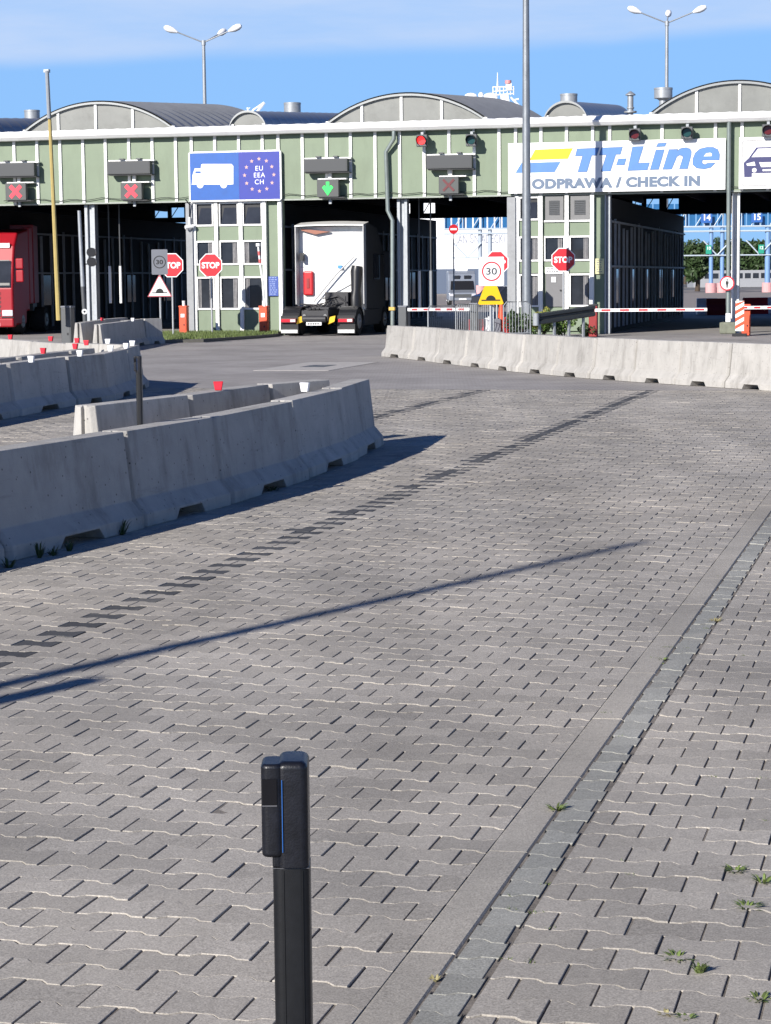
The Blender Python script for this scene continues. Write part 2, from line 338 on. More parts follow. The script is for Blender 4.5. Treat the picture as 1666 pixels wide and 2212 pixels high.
# far paving beyond the blocks
def far_mat():
    m=bpy.data.materials.new('far_paving'); m.use_nodes=True; t=m.node_tree; n=t.nodes; l=t.links; b=n['Principled BSDF']; b.inputs['Roughness'].default_value=.85
    tc=n.new('ShaderNodeTexCoord'); mp=n.new('ShaderNodeMapping'); mp.inputs['Rotation'].default_value=(0,0,-PH); l.new(tc.outputs['Object'],mp.inputs[0])
    br=n.new('ShaderNodeTexBrick'); br.inputs['Scale'].default_value=1; br.inputs['Brick Width'].default_value=.2; br.inputs['Row Height'].default_value=.14; br.inputs['Mortar Size'].default_value=.006
    br.inputs['Color1'].default_value=(.30,.28,.265,1); br.inputs['Color2'].default_value=(.335,.315,.30,1); br.inputs['Mortar'].default_value=(.19,.175,.165,1); l.new(mp.outputs[0],br.inputs[0])
    z=n.new('ShaderNodeTexNoise'); z.inputs['Scale'].default_value=.45; z.inputs['Detail'].default_value=9; z.inputs['Roughness'].default_value=.7; l.new(tc.outputs['Object'],z.inputs[0])
    r=n.new('ShaderNodeMapRange'); r.inputs['From Min'].default_value=.3; r.inputs['From Max'].default_value=.7; r.inputs['To Min'].default_value=.72; r.inputs['To Max'].default_value=1.2; l.new(z.outputs[0],r.inputs[0])
    v=n.new('ShaderNodeVectorMath'); v.operation='SCALE'; l.new(br.outputs[0],v.inputs[0]); l.new(r.outputs[0],v.inputs['Scale']); l.new(v.outputs[0],b.inputs['Base Color'])
    return m
pf=[L2W(-70,T1+.075,-.004),L2W(60,T1+.075,-.004),L2W(60,T1+70,-.004),L2W(-70,T1+70,-.004)]
tag(MB().add(pf,[(0,1,2,3)]).build('road',far_mat()),kind='structure')
# manhole patch
gx,gy=G(688,791); q=MB(); q.box(-.75,.75,-2.0,2.0,-.003,.003)
mh=thing('drain_cover','pale square concrete drain surround with dark grate in the road','drain',(gx,gy,0),TH)
q.build('surround',mat('pale_concrete',(.40,.38,.36),.9,var=.2),mh); B('grate',dgrey,mh,-.25,.25,-.5,.5,.0035,.007)
# ------------------------------------------------------------------ concrete barriers
BH=.69; BLEN=1.85
def barrier_mesh():
    # length along Y, 1.0 = BLEN
    L=BLEN/2-.022
    prof=[(.10,BH),(.155,.20),(.245,.095),(.25,0)]
    secs=[(-L,0),(-L+.035,0),(-.30,0),(-.23,.075),(.23,.075),(.30,0),(L-.035,0),(L,0)]
    v=[];f=[];n=8
    for y,z0 in secs:
        rs=[(x,z if k<3 else z0) for k,(x,z) in enumerate(prof)]
        if z0>0: rs[3]=(.2495,z0); 
        if abs(y)==L: rs=[(x-.042,z-(.016 if k==0 else 0)) for k,(x,z) in enumerate(rs)]
        pts=rs+[(-x,z) for x,z in rs[::-1]]
        v+=[(x,y,z) for x,z in pts]
    for i in range(len(secs)-1):
        for k in range(n):
            j=(k+1)%n; f.append((i*n+k,i*n+j,(i+1)*n+j,(i+1)*n+k))
    f.append(tuple(range(n))[::-1]); f.append(tuple((len(secs)-1)*n+k for k in range(n)))
    q=MB().add(v,f); o=q.build('concrete_barrier',concrete)
    c=MB().box(-.022,.022,-L-.1,-L+.045,-.1,1).box(-.022,.022,L-.045,L+.1,-.1,1).build('cutter',concrete)
    md=o.modifiers.new('b','BOOLEAN'); md.object=c; md.operation='DIFFERENCE'; md.solver='EXACT'
    bpy.context.view_layer.update()
    me=bpy.data.meshes.new_from_object(o.evaluated_get(bpy.context.evaluated_depsgraph_get()))
    bpy.data.objects.remove(o); bpy.data.objects.remove(c)
    me.name='concrete_barrier'; return me
BME=barrier_mesh()
# own material with per-object variation
cm=concrete.node_tree; oi=cm.nodes.new('ShaderNodeObjectInfo'); 
for nd in [x for x in cm.nodes if x.type=='TEX_NOISE']: pass
tcn=[x for x in cm.nodes if x.type=='TEX_COORD'][0]
va=cm.nodes.new('ShaderNodeVectorMath'); va.operation='MULTIPLY_ADD'; va.inputs[1].default_value=(37,53,11)
cb=cm.nodes.new('ShaderNodeCombineXYZ'); 
for k in range(3): cm.links.new(oi.outputs['Random'],cb.inputs[k])
cm.links.new(cb.outputs[0],va.inputs[0]); cm.links.new(tcn.outputs['Object'],va.inputs[2])
for lk in list(cm.links):
    if lk.from_node==tcn and lk.to_node!=va:
        to=lk.to_socket; cm.links.remove(lk); cm.links.new(va.outputs[0],to)
# pits: small dark holes
pz=cm.nodes.new('ShaderNodeTexVoronoi'); pz.inputs['Scale'].default_value=14; cm.links.new(va.outputs[0],pz.inputs[0])
pr=cm.nodes.new('ShaderNodeMapRange'); pr.inputs['From Min'].default_value=.06; pr.inputs['From Max'].default_value=.13; pr.inputs['To Min'].default_value=.3; pr.inputs['To Max'].default_value=1; cm.links.new(pz.outputs['Distance'],pr.inputs[0])
bs=cm.nodes['Principled BSDF']; src=bs.inputs['Base Color'].links[0].from_socket
vs=cm.nodes.new('ShaderNodeVectorMath'); vs.operation='SCALE'; cm.links.new(src,vs.inputs[0]); cm.links.new(pr.outputs[0],vs.inputs['Scale'])
sm_=cm.nodes.new('ShaderNodeMapping'); sm_.inputs['Scale'].default_value=(1,.7,9); cm.links.new(va.outputs[0],sm_.inputs[0])
sn=cm.nodes.new('ShaderNodeTexNoise'); sn.inputs['Scale'].default_value=1.8; sn.inputs['Detail'].default_value=7; sn.inputs['Roughness'].default_value=.7; cm.links.new(sm_.outputs[0],sn.inputs[0])
sr=cm.nodes.new('ShaderNodeMapRange'); sr.inputs['From Min'].default_value=.60; sr.inputs['From Max'].default_value=.74; sr.inputs['To Min'].default_value=1; sr.inputs['To Max'].default_value=.74; cm.links.new(sn.outputs[0],sr.inputs[0])
vs3=cm.nodes.new('ShaderNodeVectorMath'); vs3.operation='SCALE'; cm.links.new(vs.outputs[0],vs3.inputs[0]); cm.links.new(sr.outputs[0],vs3.inputs['Scale']); vs=vs3
ov=cm.nodes.new('ShaderNodeMapRange'); ov.inputs['To Min'].default_value=.88; ov.inputs['To Max'].default_value=1.08; cm.links.new(oi.outputs['Random'],ov.inputs[0])
vs2=cm.nodes.new('ShaderNodeVectorMath'); vs2.operation='SCALE'; cm.links.new(vs.outputs[0],vs2.inputs[0]); cm.links.new(ov.outputs[0],vs2.inputs['Scale']); cm.links.new(vs2.outputs[0],bs.inputs['Base Color'])
ORD=['first','second','third','fourth','fifth','sixth','seventh','eighth','ninth','tenth','eleventh','twelfth']
def chain(pts,desc,group,side=0):
    """pts: joints; side = +1/-1 when pts measured on the right/left foot of the barrier"""
    res=[]
    P=[Vector((x,y,0)) for x,y in pts]
    for i in range(len(P)-1):
        a,b=P[i],P[i+1]; dv=(b-a); Ln=dv.length; dv.normalize(); nr=Vector((dv.y,-dv.x,0))
        c=(a+b)/2-nr*side
        o=link(bpy.data.objects.new('concrete_barrier',BME)); 
        o.location=c; o.rotation_euler=(0,0,math.atan2(-dv.x,dv.y)+random.uniform(-.016,.016)); o.location.x+=random.uniform(-.012,.012); o.scale=(1,Ln/BLEN,1+random.uniform(-.012,.012))
        o.modifiers.new('bevel','BEVEL').width=.007; o.modifiers[0].segments=2; o.modifiers[0].angle_limit=R_(25); o.modifiers[0].limit_method='ANGLE'
        tag(o,f'{ORD[i]} grey concrete barrier '+desc,'barrier',group); res.append((o,a-nr*side,b-nr*side))
    return res
# near row: foot points, from tip towards the viewer
pA=[G(832,960),G(775,992),G(670,1035),G(508,1090),G(318,1140)]
dv=Vector((pA[4][0]-pA[3][0]-.03,pA[4][1]-pA[3][1])).normalized()
for k in (1,2,3): pA.append((pA[4][0]+dv.x*1.9*k-.01*k*k,pA[4][1]+dv.y*1.9*k))
rowA=chain(pA,'from the far tip of the shaded near left row','barriers of the near left row',side=-.25)
pB=[G(x,y,BH) for x,y in ((706,819),(577,829),(407,853),(190,877))]
rowB=chain(pB,'from the far end of the row behind the near row','barriers of the row behind the near one',side=-.06)
pC=[G(303,745,BH),G(275,753,BH),G(228,764,BH),G(145,770,BH),G(18,785,BH)]
dv=Vector((pC[4][0]-pC[3][0],pC[4][1]-pC[3][1])).normalized()
for k in (1,2): pC.append((pC[4][0]+dv.x*1.9*k,pC[4][1]+dv.y*1.9*k))
rowC=chain(pC,'from the rounded corner of the shaded left lane row','barriers of the shaded left lane row',side=-.10)
pD=[G(x,y,BH) for x,y in ((262,746),(215,744),(139,741),(62,737),(-10,732),(-80,727))]
rowD=chain(pD,'from the corner in the sunlit far left row','barriers of the sunlit far left row',side=-.10)
pE=[G(x,y,BH) for x,y in ((206,752),(152,758),(40,771),(-70,784))]
rowE=chain(pE,'from the right end of the low middle row inside the lane','barriers of the middle row inside the lane',side=-.1)
pF=[G(x,y,BH) for x,y in ((349,688),(311,689),(277,693),(222,700))]
rowF=chain(pF,'from the right in the short row beside the speed signs','short barrier row beside the speed signs',side=-.10)
pG=[G(x,y,BH) for x,y in ((277,686),(228,690),(180,697))]
rowG=chain(pG,'from the right in the rearmost short row','rearmost short barrier row',side=-.10)
pR=[G(x,y) for x,y in ((824,770),(882,776),(938,783),(995,790),(1055,797),(1118,804),(1193,811),(1272,818),(1360,824.5),(1457,831),(1562,838),(1680,846),(1815,853))]
rowR=chain(pR,'from the left end of the sunlit right row','barriers of the sunlit right row',side=.25)
# reflectors on the barriers
def reflector(p,z,col,label,rz=0):
    t=thing('barrier_reflector',label,'reflector',(p[0],p[1],z),random.uniform(-.5,.3),'reflectors on the concrete barriers')
    m=signred if col=='r' else signwhite
    MB().prism([(-.032,0),(.032,0),(.048,.085),(-.048,.085)],-.02,.02).build('housing',m,t,bevel=.004)
    MB().prism([(-.026,.008),(.026,.008),(.040,.077),(-.040,.077)],-.023,-.0205).build('lens',mat('lens_red',(.75,.03,.05),.25) if col=='r' else mat('lens_white',(.85,.85,.86),.25),t)
refl=[(472,843,'r','red reflector alone on top of the row behind the near row'),
 (659,846,'w','white reflector on top of the shaded near left row'),
 (23,733,'r','leftmost red reflector on the sunlit far left row'),
 (110,737,'r','second red reflector from the left on the sunlit far row'),
 (167,741,'r','third red reflector from the left on the sunlit far row'),
 (187,746,'r','rightmost red reflector above the end of the low middle row'),
 (163,754,'r','right red reflector on the low middle row'),
 (94,764,'r','left red reflector on the low middle row'),
 (173,770,'w','white reflector on the second joint of the shaded lane row'),
 (68,783,'w','leftmost white reflector on the shaded lane row'),
 (239,759,'w','white reflector near the bend of the shaded lane row'),
 (273,753,'w','white reflector just before the rounded corner'),
 (286,747,'w','white reflector at the rounded corner of the lane row'),
 (233,743,'w','white reflector on the right part of the sunlit far row'),
 (221,693,'r','red reflector on the rearmost short row'),
 (287,694,'w','white reflector on the short row beside the speed signs')]
for x,y,c,lb in refl:
    p=G(x,y,BH); reflector(p,BH,c,lb)
# ------------------------------------------------------------------ building
bld=thing('terminal_building','long green and white gate hall with drive through lanes and barrel vaulted roof','building',fac(0,0,0),TH)
ZF=4.22; SL,SR=-34.0,24.0; ZG=6.22; DEP=25.0
B('fascia',green,bld,SL,SR,.0,.14,ZF,ZG+.1)
B('fascia_sill',mat('sill_grey',(.30,.33,.29),.6,var=.1),bld,SL,SR,-.03,.16,ZF-.05,ZF-.003)
strips=[31,81,131,181,230,281,332,383,417.5,468.5,520.5,572,606.6,659,711.6,764,817.6,871,978.5,1087.6,1123.8,1179,1234.7,1291.6,1328.6,1442.6,1558.8,1616.7]
ss=[fp(x/1.0084,300)[0] for x in strips]
ss=[ss[0]-.735*k for k in range(1,33)]+ss+[ss[-1]+.76*k for k in range(1,9)]
for s in ss:
    B('trim_strip',white,bld,s-.045,s+.045,-.05,-.003,ZF-.02,ZG-.01)
for x in (925,1034): 
    s=fp(x/1.0084,380)[0]; B('trim_strip',white,bld,s-.045,s+.045,-.055,-.003,ZF-.02,5.72)
q=MB(); pts=[]
for k in range(90):
    x_=s_=-9+.28*k; pts.append((x_,-.075,ZF+.10+.03*math.sin(k*1.7)+.02*math.sin(k*.6)))
q.tube(pts,.012,5); q.build('cable',mat('cable_dark',(.04,.05,.04),.6),bld)
# gutter: folded white metal with wavy upper edge
g=MB(); ns=420; V=[];F=[]
for i in range(ns+1):
    s=SL+(SR-SL)*i/ns; wv=.010*math.sin(i*1.9); bn=.003*math.sin(s*.9)+.002*math.sin(s*2.3)
    V+=[(s,-.10,ZG-.02+bn),(s,-.30,ZG-.01+bn),(s,-.40,ZG+.08+bn),(s,-.41,ZG+.13+bn),(s,-.33,ZG+.15+bn),(s,-.18,ZG+.27+wv),(s,.1,ZG+.30+wv)]
for i in range(ns):
    for k in range(6): F.append((i*7+k,(i+1)*7+k,(i+1)*7+k+1,i*7+k+1))
g.add(V,F).build('gutter',gutm,bld)
# roof slab
RS=.066
MB().prism([(.05,ZG+.26),(DEP,ZG+.26+RS*DEP),(DEP,ZG-.1),(.14,ZG-.1)],SL,SR,axis='x').build('roof',mat('roof_sheet',(.22,.22,.22),.7,var=.1),bld)
def vaultf(xl,xr,xa,ya,mulls,T=11.0,t0=.35,name='vault'):
    sl=fp(xl,262,t0)[0]; sr=fp(xr,262,t0)[0]; za=fp(xa,ya,t0)[1]
    zb=ZG+.24
    h=za-zb; c=(sr-sl)/2; r=(c*c+h*h)/(2*h); cx=(sl+sr)/2; cz=za-r; a0=math.asin(c/r)
    n=28; arc=[(cx+r*math.sin(-a0+2*a0*k/n),cz+r*math.cos(-a0+2*a0*k/n)) for k in range(n+1)]
    q=MB(); V=[];F=[]
    nseg=int(T/.8)*5
    for i in range(nseg+1):
        t=t0+T*i/nseg-.08; up=RS*(t-t0)
        rr=1.0+(.016 if i%5==0 else 0)
        V+=[(cx+(x-cx)*rr, t, cz+(z-cz)*rr+up) for x,z in arc]
    for i in range(nseg):
        for k in range(n): F.append((i*(n+1)+k,i*(n+1)+k+1,(i+1)*(n+1)+k+1,(i+1)*(n+1)+k))
    q.add(V,F); vo=q.build(name,vault,bld,smooth=False)
    # rim
    q=MB()
    for k in range(n):
        (x0,z0),(x1,z1)=arc[k],arc[k+1]
        q.prism([(x0,z0-.05),(x1,z1-.05),(x1,z1+.015),(x0,z0+.015)],t0-.13,t0-.02)
    q.build('rim',mat('rim_metal',(.25,.26,.26),.4,.4),vo)
    # far end
    q=MB(); q.add([(x,t0+T-.1,z+RS*T) for x,z in arc],[tuple(range(n+1))]).build('back_gable',gable,vo)
    gq=MB(); gq.prism([(x,z-.05) for x,z in arc],t0-.02,t0+.02).build('gable',gable,vo)
    for m_ in mulls:
        s=fp(m_,250,t0)[0]
        if abs(s-cx)<c*.98:
            zt=cz+math.sqrt(r*r-(s-cx)**2)-.05
            B('mullion',white,vo,s-.04,s+.04,t0-.07,t0-.022,zb-.1,zt)
    for s in (sl+.08,sr-.08): B('mullion',white,vo,s-.06,s+.06,t0-.08,t0-.022,zb-.1,zb+.12)
    return vo
vaultf(50,380,208,222,(127,208,288))
vaultf(497,577,536,240,())
vaultf(704,1055,872,204,(783,868,955))
vaultf(1176,1270,1222,219,())
vaultf(1402,1782,1592,177,(1505,1598,1695))
vaultf(-170,-78,-124,254,())
# roof vents
def roofcyl(x,y0,y1,wpx,t,m=grey,name='roof_vent',flare=False):
    s,z0=fp(x,y1,t); z1=fp(x,y0,t)[1]; r=wpx/2*(.0147)
    q=MB()
    if flare: q.tube([(s,t,z0-.7),(s,t,z0+(z1-z0)*.05),(s,t,z0+(z1-z0)*.2)],[r*.45,r*.45,r*.8],20)
    q.tube([(s,t,(z0-.4) if not flare else z0+(z1-z0)*.2),(s,t,z1)],[r,r],24)
    q.tube([(s,t,z1-.06),(s,t,z1)],[r*1.03,r*1.03],24)
    o=q.build(name,m,bld,smooth=True); return o
roofcyl(632,222,245,40,8.5); roofcyl(70,238,262,38,9); roofcyl(1229,203,225,40,9.5); roofcyl(1433,190,218,42,9,flare=True)
s,z0=fp(1362,245,4); z1=fp(1362,197,4)[1]
q=MB(); q.tube([(s,4,z0-.3),(s,4,z1-.1)],.095,16); q.tube([(s,4,z0+.02),(s,4,z0+.07)],.2,16); q.tube([(s,4,z1-.13),(s,4,z1-.10),(s,4,z1)],[.16,.16,.02],16); q.tube([(s,4,z0+.15),(s,4,z0+.19)],.12,16)
q.build('chimney',grey,bld,smooth=True)
# the hall behind at the far left
B('rear_roof_box',mat('rear_roof',(.3,.32,.34),.6),bld,-18,-9.6,13,19,7.2,7.75)
# ceiling, booths, columns
ZC=5.0
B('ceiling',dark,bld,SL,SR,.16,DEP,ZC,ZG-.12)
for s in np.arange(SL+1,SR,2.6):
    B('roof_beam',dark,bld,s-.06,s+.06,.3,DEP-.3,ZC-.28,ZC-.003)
s1l,s1r=fp(418,600)[0],fp(601,600)[0]; s2l,s2r=fp(1122,600)[0],fp(1316,600)[0]
LW=s2r-s1r
booth_side=[(s1l,s1r),(s2l,s2r),(s1l-LW,s1r-LW),(s1l-2*LW,s1r-2*LW),(s2l+LW,s2r+LW)]
for k,(a,b) in enumerate(booth_side):
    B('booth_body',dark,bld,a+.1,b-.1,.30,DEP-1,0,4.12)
    q=MB(); t=.8
    while t<DEP-1.5:
        q.box(b-.10,b-.04,t,t+.10,.15,3.35+.15*math.sin(t)); t+=1.0+.2*math.sin(t*3)
    q.build('side_cladding',rib,bld)
    q=MB(); q.box(b-.1,b-.01,.6,DEP-1.3,2.0,2.06); q.box(b-.1,b-.01,.6,DEP-1.3,3.36,3.42); q.build('side_rail',rib,bld)
    t=2.0
    while t<DEP-3:
        B('side_window',glass,bld,b-.098,b-.06,t,t+.9,.9,1.95); t+=4.2
B('island_slab',concr,bld,s1l-.1,s1r+.05,-.4,DEP-.5,0,.10)
# back header with clerestory openings and truss
q=MB(); z0=4.25
q.box(SL,SR,DEP,DEP+.15,z0,4.47); q.box(SL,SR,DEP,DEP+.15,4.9,5.0)
holes=[]
def hole(x0,x1): 
    a=fp(x0,455,DEP)[0]; b=fp(x1,455,DEP)[0]; holes.append((a,b))
for x0,x1 in ((333,362),(369,398),(868,886),(914,940),(1366,1386),(1396,1424),(1440,1466)): hole(x0,x1)
holes.sort(); c=SL
for a,b in holes: 
    if a>c: q.box(c,a,DEP,DEP+.15,4.47,4.9)
    c=max(c,b)
q.box(c,SR,DEP,DEP+.15,4.47,4.9)
for a,b in holes: q.tube([(a,DEP+.07,4.47),((a+b)/2,DEP+.07,4.9)],.02,6)
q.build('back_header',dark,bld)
# gate columns
def column(x0,x1,ytop,name='column',m=grey,t=.18,z1=None):
    a=fp(x0,600,t)[0]; b=fp(x1,600,t)[0]
    q=MB(); w=b-a
    q.box(a,a+w*.3,t,t+.3,0,z1 or ZF-.06); q.box(b-w*.3,b,t,t+.3,0,z1 or ZF-.06); q.box(a+w*.3,b-w*.3,t+.10,t+.2,0,z1 or ZF-.06)
    return q.build(name,m,bld,bevel=.008)
column(859,881,440); column(1580,1597,440,m=white); column(186,208,440); column(1306,1318,430,t=.05)
cg=mat('booth_post_grey',(.28,.29,.30),.6,var=.12,scale=8,stain=.3)
a=fp(404,600,-.1)[0]; B('column',cg,bld,a,a+.22,-.12,.12,0,ZF-.08,bevel=.01)
a=fp(1096,600,-.1)[0]; B('column',cg,bld,a,a+.26,-.12,.12,0,ZF-.08,bevel=.01)
# booth fronts
def booth_front(cols,rows,fullL,fullR,gp,yref):
    """cols: list (x0,x1) window columns in v px; rows: (kind,y0,y1) at yref x"""
    Z=lambda y: fp(yref,y,0)[1]
    ztop=ZF-.052
    a=fp(fullL,600)[0]; b=fp(fullR,600)[0]
    # backing wall
    B('booth_wall',green,bld,a,b,.10,.28,0,ztop)
    for x in gp:   # vertical white posts
        s=fp(x,600)[0]; B('mullion',white,bld,s-.06,s+.06,-.05,.09,.12 if x!=gp[0] else 0,ztop)
    for (x0,x1) in cols:
        c0=fp(x0,600)[0]; c1=fp(x1,600)[0]
        for kind,y0,y1 in rows:
            if callable(kind): kind=kind(x0)
            zt,zb=Z(y0),Z(y1)
            if kind in('win','hop'):
                w_=MB(); f=.055
                w_.box(c0,c1,-.02,.09,zt-f,zt); w_.box(c0,c1,-.02,.09,zb,zb+f)
                w_.box(c0,c0+f*.7,-.02,.09,zb+f,zt-f); w_.box(c1-f*.7,c1,-.02,.09,zb+f,zt-f)
                wo=w_.build('window',white,bld)
                if kind=='win':
                    B('pane',glass,wo,c0+f*.7,c1-f*.7,.05,.06,zb+f,zt-f)
                    # curtain strips behind glass drawn as narrow folds
                    q=MB(); u=c0+f
                    wd=c1-c0
                    side=random.choice((0,1,2))
                    for rr in ([(0,.28)] if side==0 else [(.7,1)] if side==1 else [(0,.2),(.75,1)]):
                        v0=c0+f+rr[0]*(wd-2*f); v1=c0+f+rr[1]*(wd-2*f); k=v0
                        while k<v1-.03: q.box(k,k+.03,.040,.048,zb+f+.01,zt-f-.02); k+=.045
                    if q.v: q.build('curtain',curt,wo)
                else:
                    B('recess',blk,wo,c0+f*.7,c1-f*.7,.06,.07,zb+f,zt-f)
                    # tilted open sash
                    q=MB(); q.add([(c0+.06,-.02,zb+f),(c1-.06,-.02,zb+f),(c1-.06,.05,zt-f-.12),(c0+.16,.05,zt-f-.12)],[(0,1,2,3)])
                    q.build('sash',glass,wo)
            elif kind=='louv':
                w_=MB(); w_.box(c0+.03,c1-.03,-.01,.09,zb,zt)
                lo=w_.build('louvre',mat('louvre_grey',(.17,.17,.17),.6,var=.1),bld,bevel=.01)
                q=MB(); k=zb+.16
                while k<zt-.14:
                    q.add([(c0+.15,-.035,k),(c1-.15,-.035,k),(c1-.15,-.012,k+.04),(c0+.15,-.012,k+.04)],[(0,1,2,3)]); k+=.055
                q.build('slat',dgrey,lo)
                B('sill',white,lo,c0,c1,-.04,.0,zb-.06,zb-.004)
            elif kind=='green':
                B('panel',green,bld,c0,c1,.02,.09,zb,zt)
            elif kind=='door':
                do=B('door',mat('door_grey',(.15,.15,.155),.5,var=.06),bld,c0+.04,c1-.04,.0,.09,zb,zt,bevel=.01)
                B('handle',blk,do,c1-.14,c1-.1,-.04,-.003,(zt+zb)/2-.02,(zt+zb)/2+.02)
v=1/1.0084
def X6(x): return (400+x/3.622)*v
def Y6(y): return (420+y/3.622)*v
booth_front([(X6(105),X6(243)),(X6(290),X6(440)),(X6(475),X6(628))],
  [('hop',Y6(72),Y6(262)),('green',Y6(264),Y6(373)),('win',Y6(375),Y6(570)),('green',Y6(572),Y6(658)),('win',Y6(660),Y6(922)),('green',Y6(925),Y6(1112))],
  X6(70),X6(785),[X6(92),X6(266),X6(460),X6(645),X6(768)],500)
def X7(x): return (820+x/3.622)*v
def Y7(y): return (420+y/3.622)*v
def X8(x): return (1220+x/3.622)*v
booth_front([(X7(1128),X7(1285)),(X7(1325),X7(1485)),(X8(75),X8(240))],
  [(lambda x: 'hop' if x<1150 else 'louv',Y7(25),Y7(215)),('green',Y7(222),Y7(338)),('win',Y7(340),Y7(540)),('green',Y7(545),Y7(632)),(lambda x:'door' if 1170<x<1215 else 'win',Y7(638),Y7(900)),('green',Y7(905),Y7(1090))],
  X7(1095),X8(352),[X7(1112),X7(1298),X7(1503),X8(253)],1200)
# drain pipes
def pipe(pts,name,label,t=-.12,r=.065):
    P=[]
    for x,y,tt in pts: s,z=fp(x,y,tt); P.append(fac(s,tt,z))
    base=P[-1]; T=thing(name,label,'drainpipe',(base[0],base[1],0),TH)
    loc=[]
    for p in P:
        dx,dy=p[0]-base[0],p[1]-base[1]; loc.append((dx*cT+dy*sT,-dx*sT+dy*cT,p[2]))
    MB().tube(loc,r,14).build('pipe',mat('drainpipe_zinc',(.26,.30,.285),.4,.5,var=.12,scale=5,stain=.3,streak=True),T,smooth=True)
    return T,loc
T_,loc=pipe([(851,283,-.25),(851,300,-.25),(834,328,-.16),(838,455,-.16),(848,476,-.16),(848,722,-.16)],'drain_pipe','bent zinc drainpipe with a kink below the gutter beside the white tractor lane')
for z in (3.0,2.1,4.9): 
    MB().tube([(loc[2][0]*.5,loc[2][1],z-.03),(loc[2][0]*.5,loc[2][1],z+.03)],.001,4) 
B('clamp',mat('clamp_yellow',(.6,.38,.08),.6),T_,-.09,.09,-.09,.09,.75,.85)
B('footing',concr,T_,-.16,.16,-.16,.16,0,.2)
T_,loc=pipe([(1577,250,-.25),(1575,270,-.2),(1573,716,-.2)],'drain_pipe','straight zinc drainpipe carrying the round pedestrian sign')
B('collar',signwhite,T_,-.07,.07,-.07,.07,.35,.6); B('footing',mat('mossy_concrete',(.16,.17,.13),.9,var=.3),T_,-.24,.24,-.2,.2,0,.34,bevel=.03)
# ------------------------------------------------------------------ things on the fascia
def board(x0,x1,y0,y1,label):
    s0,z1=fp(x0,y0,-.4); s1,z0=fp(x1,y1,-.4); c=(s0+s1)/2; w=(s1-s0)/2; h=(z1-z0)/2; zc=(z0+z1)/2
    t=thing('display_board',label,'display board',fac(c,0,zc),TH,'dark display boards on the fascia')
    B('case',mat('board_grey',(.05,.053,.056),.5,var=.08),t,-w,w,-.42,-.2,-h,h,bevel=.01)
    B('screen',mat('board_screen',(.05,.053,.056),.35),t,-w+.03,w-.03,-.426,-.4205,-h+.03,h-.03)
    B('rail',white,t,-w-.03,w+.06,-.2,-.06,h+.0,h+.05)
    B('bracket',dgrey,t,-w*.5,-w*.3,-.3,-.06,h+.051,h+.09); B('bracket',dgrey,t,w*.3,w*.5,-.3,-.06,h+.051,h+.09)
    B('shelf',blk,t,-w+.04,w+.04,-.38,-.06,-h-.035,-h-.005)
board(-18,75,353,380,'leftmost dark display board above the red cross at the frame edge')
board(231,325,349,375,'dark display board above the red cross left of the blue truck sign')
board(656,751,344,370,'dark display board above the green arrow')
board(921,1020,336,363,'dark display board under the two lane signals')
def xbox(x0,x1,y0,y1,kind,label):
    s0,z1=fp(x0,y0,-.4); s1,z0=fp(x1,y1,-.4); c=(s0+s1)/2; w=(s1-s0)/2; h=(z1-z0)/2
    t=thing('lane_signal',label,'lane signal',fac(c,0,(z0+z1)/2),TH,'square lane signals')
    B('case',mat('signal_case',(.055,.06,.06),.5,var=.1),t,-w,w,-.42,-.25,-h,h,bevel=.008)
    B('rail',white,t,-w-.02,w+.2,-.25,-.06,h,h+.04); B('shelf',blk,t,-w+.05,w+.15,-.38,-.06,-h-.04,-h-.005); B('post',white,t,-.05,.05,-.15,-.06,h+.041,h+.3); B('post',grey,t,-.04,.04,-.15,-.06,-h-.2,-h-.041)
    k=.66*min(w,h); m=ledred if kind=='x' else ledgreen if kind=='a' else ledoff
    q=MB(); 
    def bar(x0,z0,x1,z1,r):
        d_=Vector((x1-x0,z1-z0)).normalized(); n=Vector((-d_.y,d_.x))*r
        q.prism([(x0+n.x,z0+n.y),(x1+n.x,z1+n.y),(x1-n.x,z1-n.y),(x0-n.x,z0-n.y)],-.432+random.random()*.001,-.4215)
    if kind in 'xo':
        r=.062 if kind=='x' else .035
        bar(-k,-k,k,k,r); 
        q.build('cross',m,t); q=MB()
        d=Vector((1,-1)).normalized(); n=Vector((1,1)).normalized()*r
        for a,b in ((-1,-.0),(0.0,1)):
            p0=Vector((a*k,-a*k)); p1=Vector((b*k,-b*k))
            if a<0: p1=p1-d*r
            else: p0=p0+d*r
            q.prism([(p0.x+n.x,p0.y+n.y),(p1.x+n.x,p1.y+n.y),(p1.x-n.x,p1.y-n.y),(p0.x-n.x,p0.y-n.y)],-.4335,-.4215)
        q.build('cross',m,t)
    else:
        q.box(-.05,.05,-.43,-.4215,-.0,k*1.1); q.prism([(-k,0.02),(-k+.07,.09),(0,-k+.17),(k-.07,.09),(k,.02),(0,-k-.05)],-.4325,-.4215); q.build('arrow',m,t)
xbox(12,57,396,432,'x','lit red cross signal near the left edge')
xbox(261,307,395,431,'x','lit red cross signal left of the blue truck sign')
xbox(685,732,388,425,'a','green down arrow signal above the white tractor')
xbox(948,991,382,418,'o','unlit dim cross signal left of the lamp post')
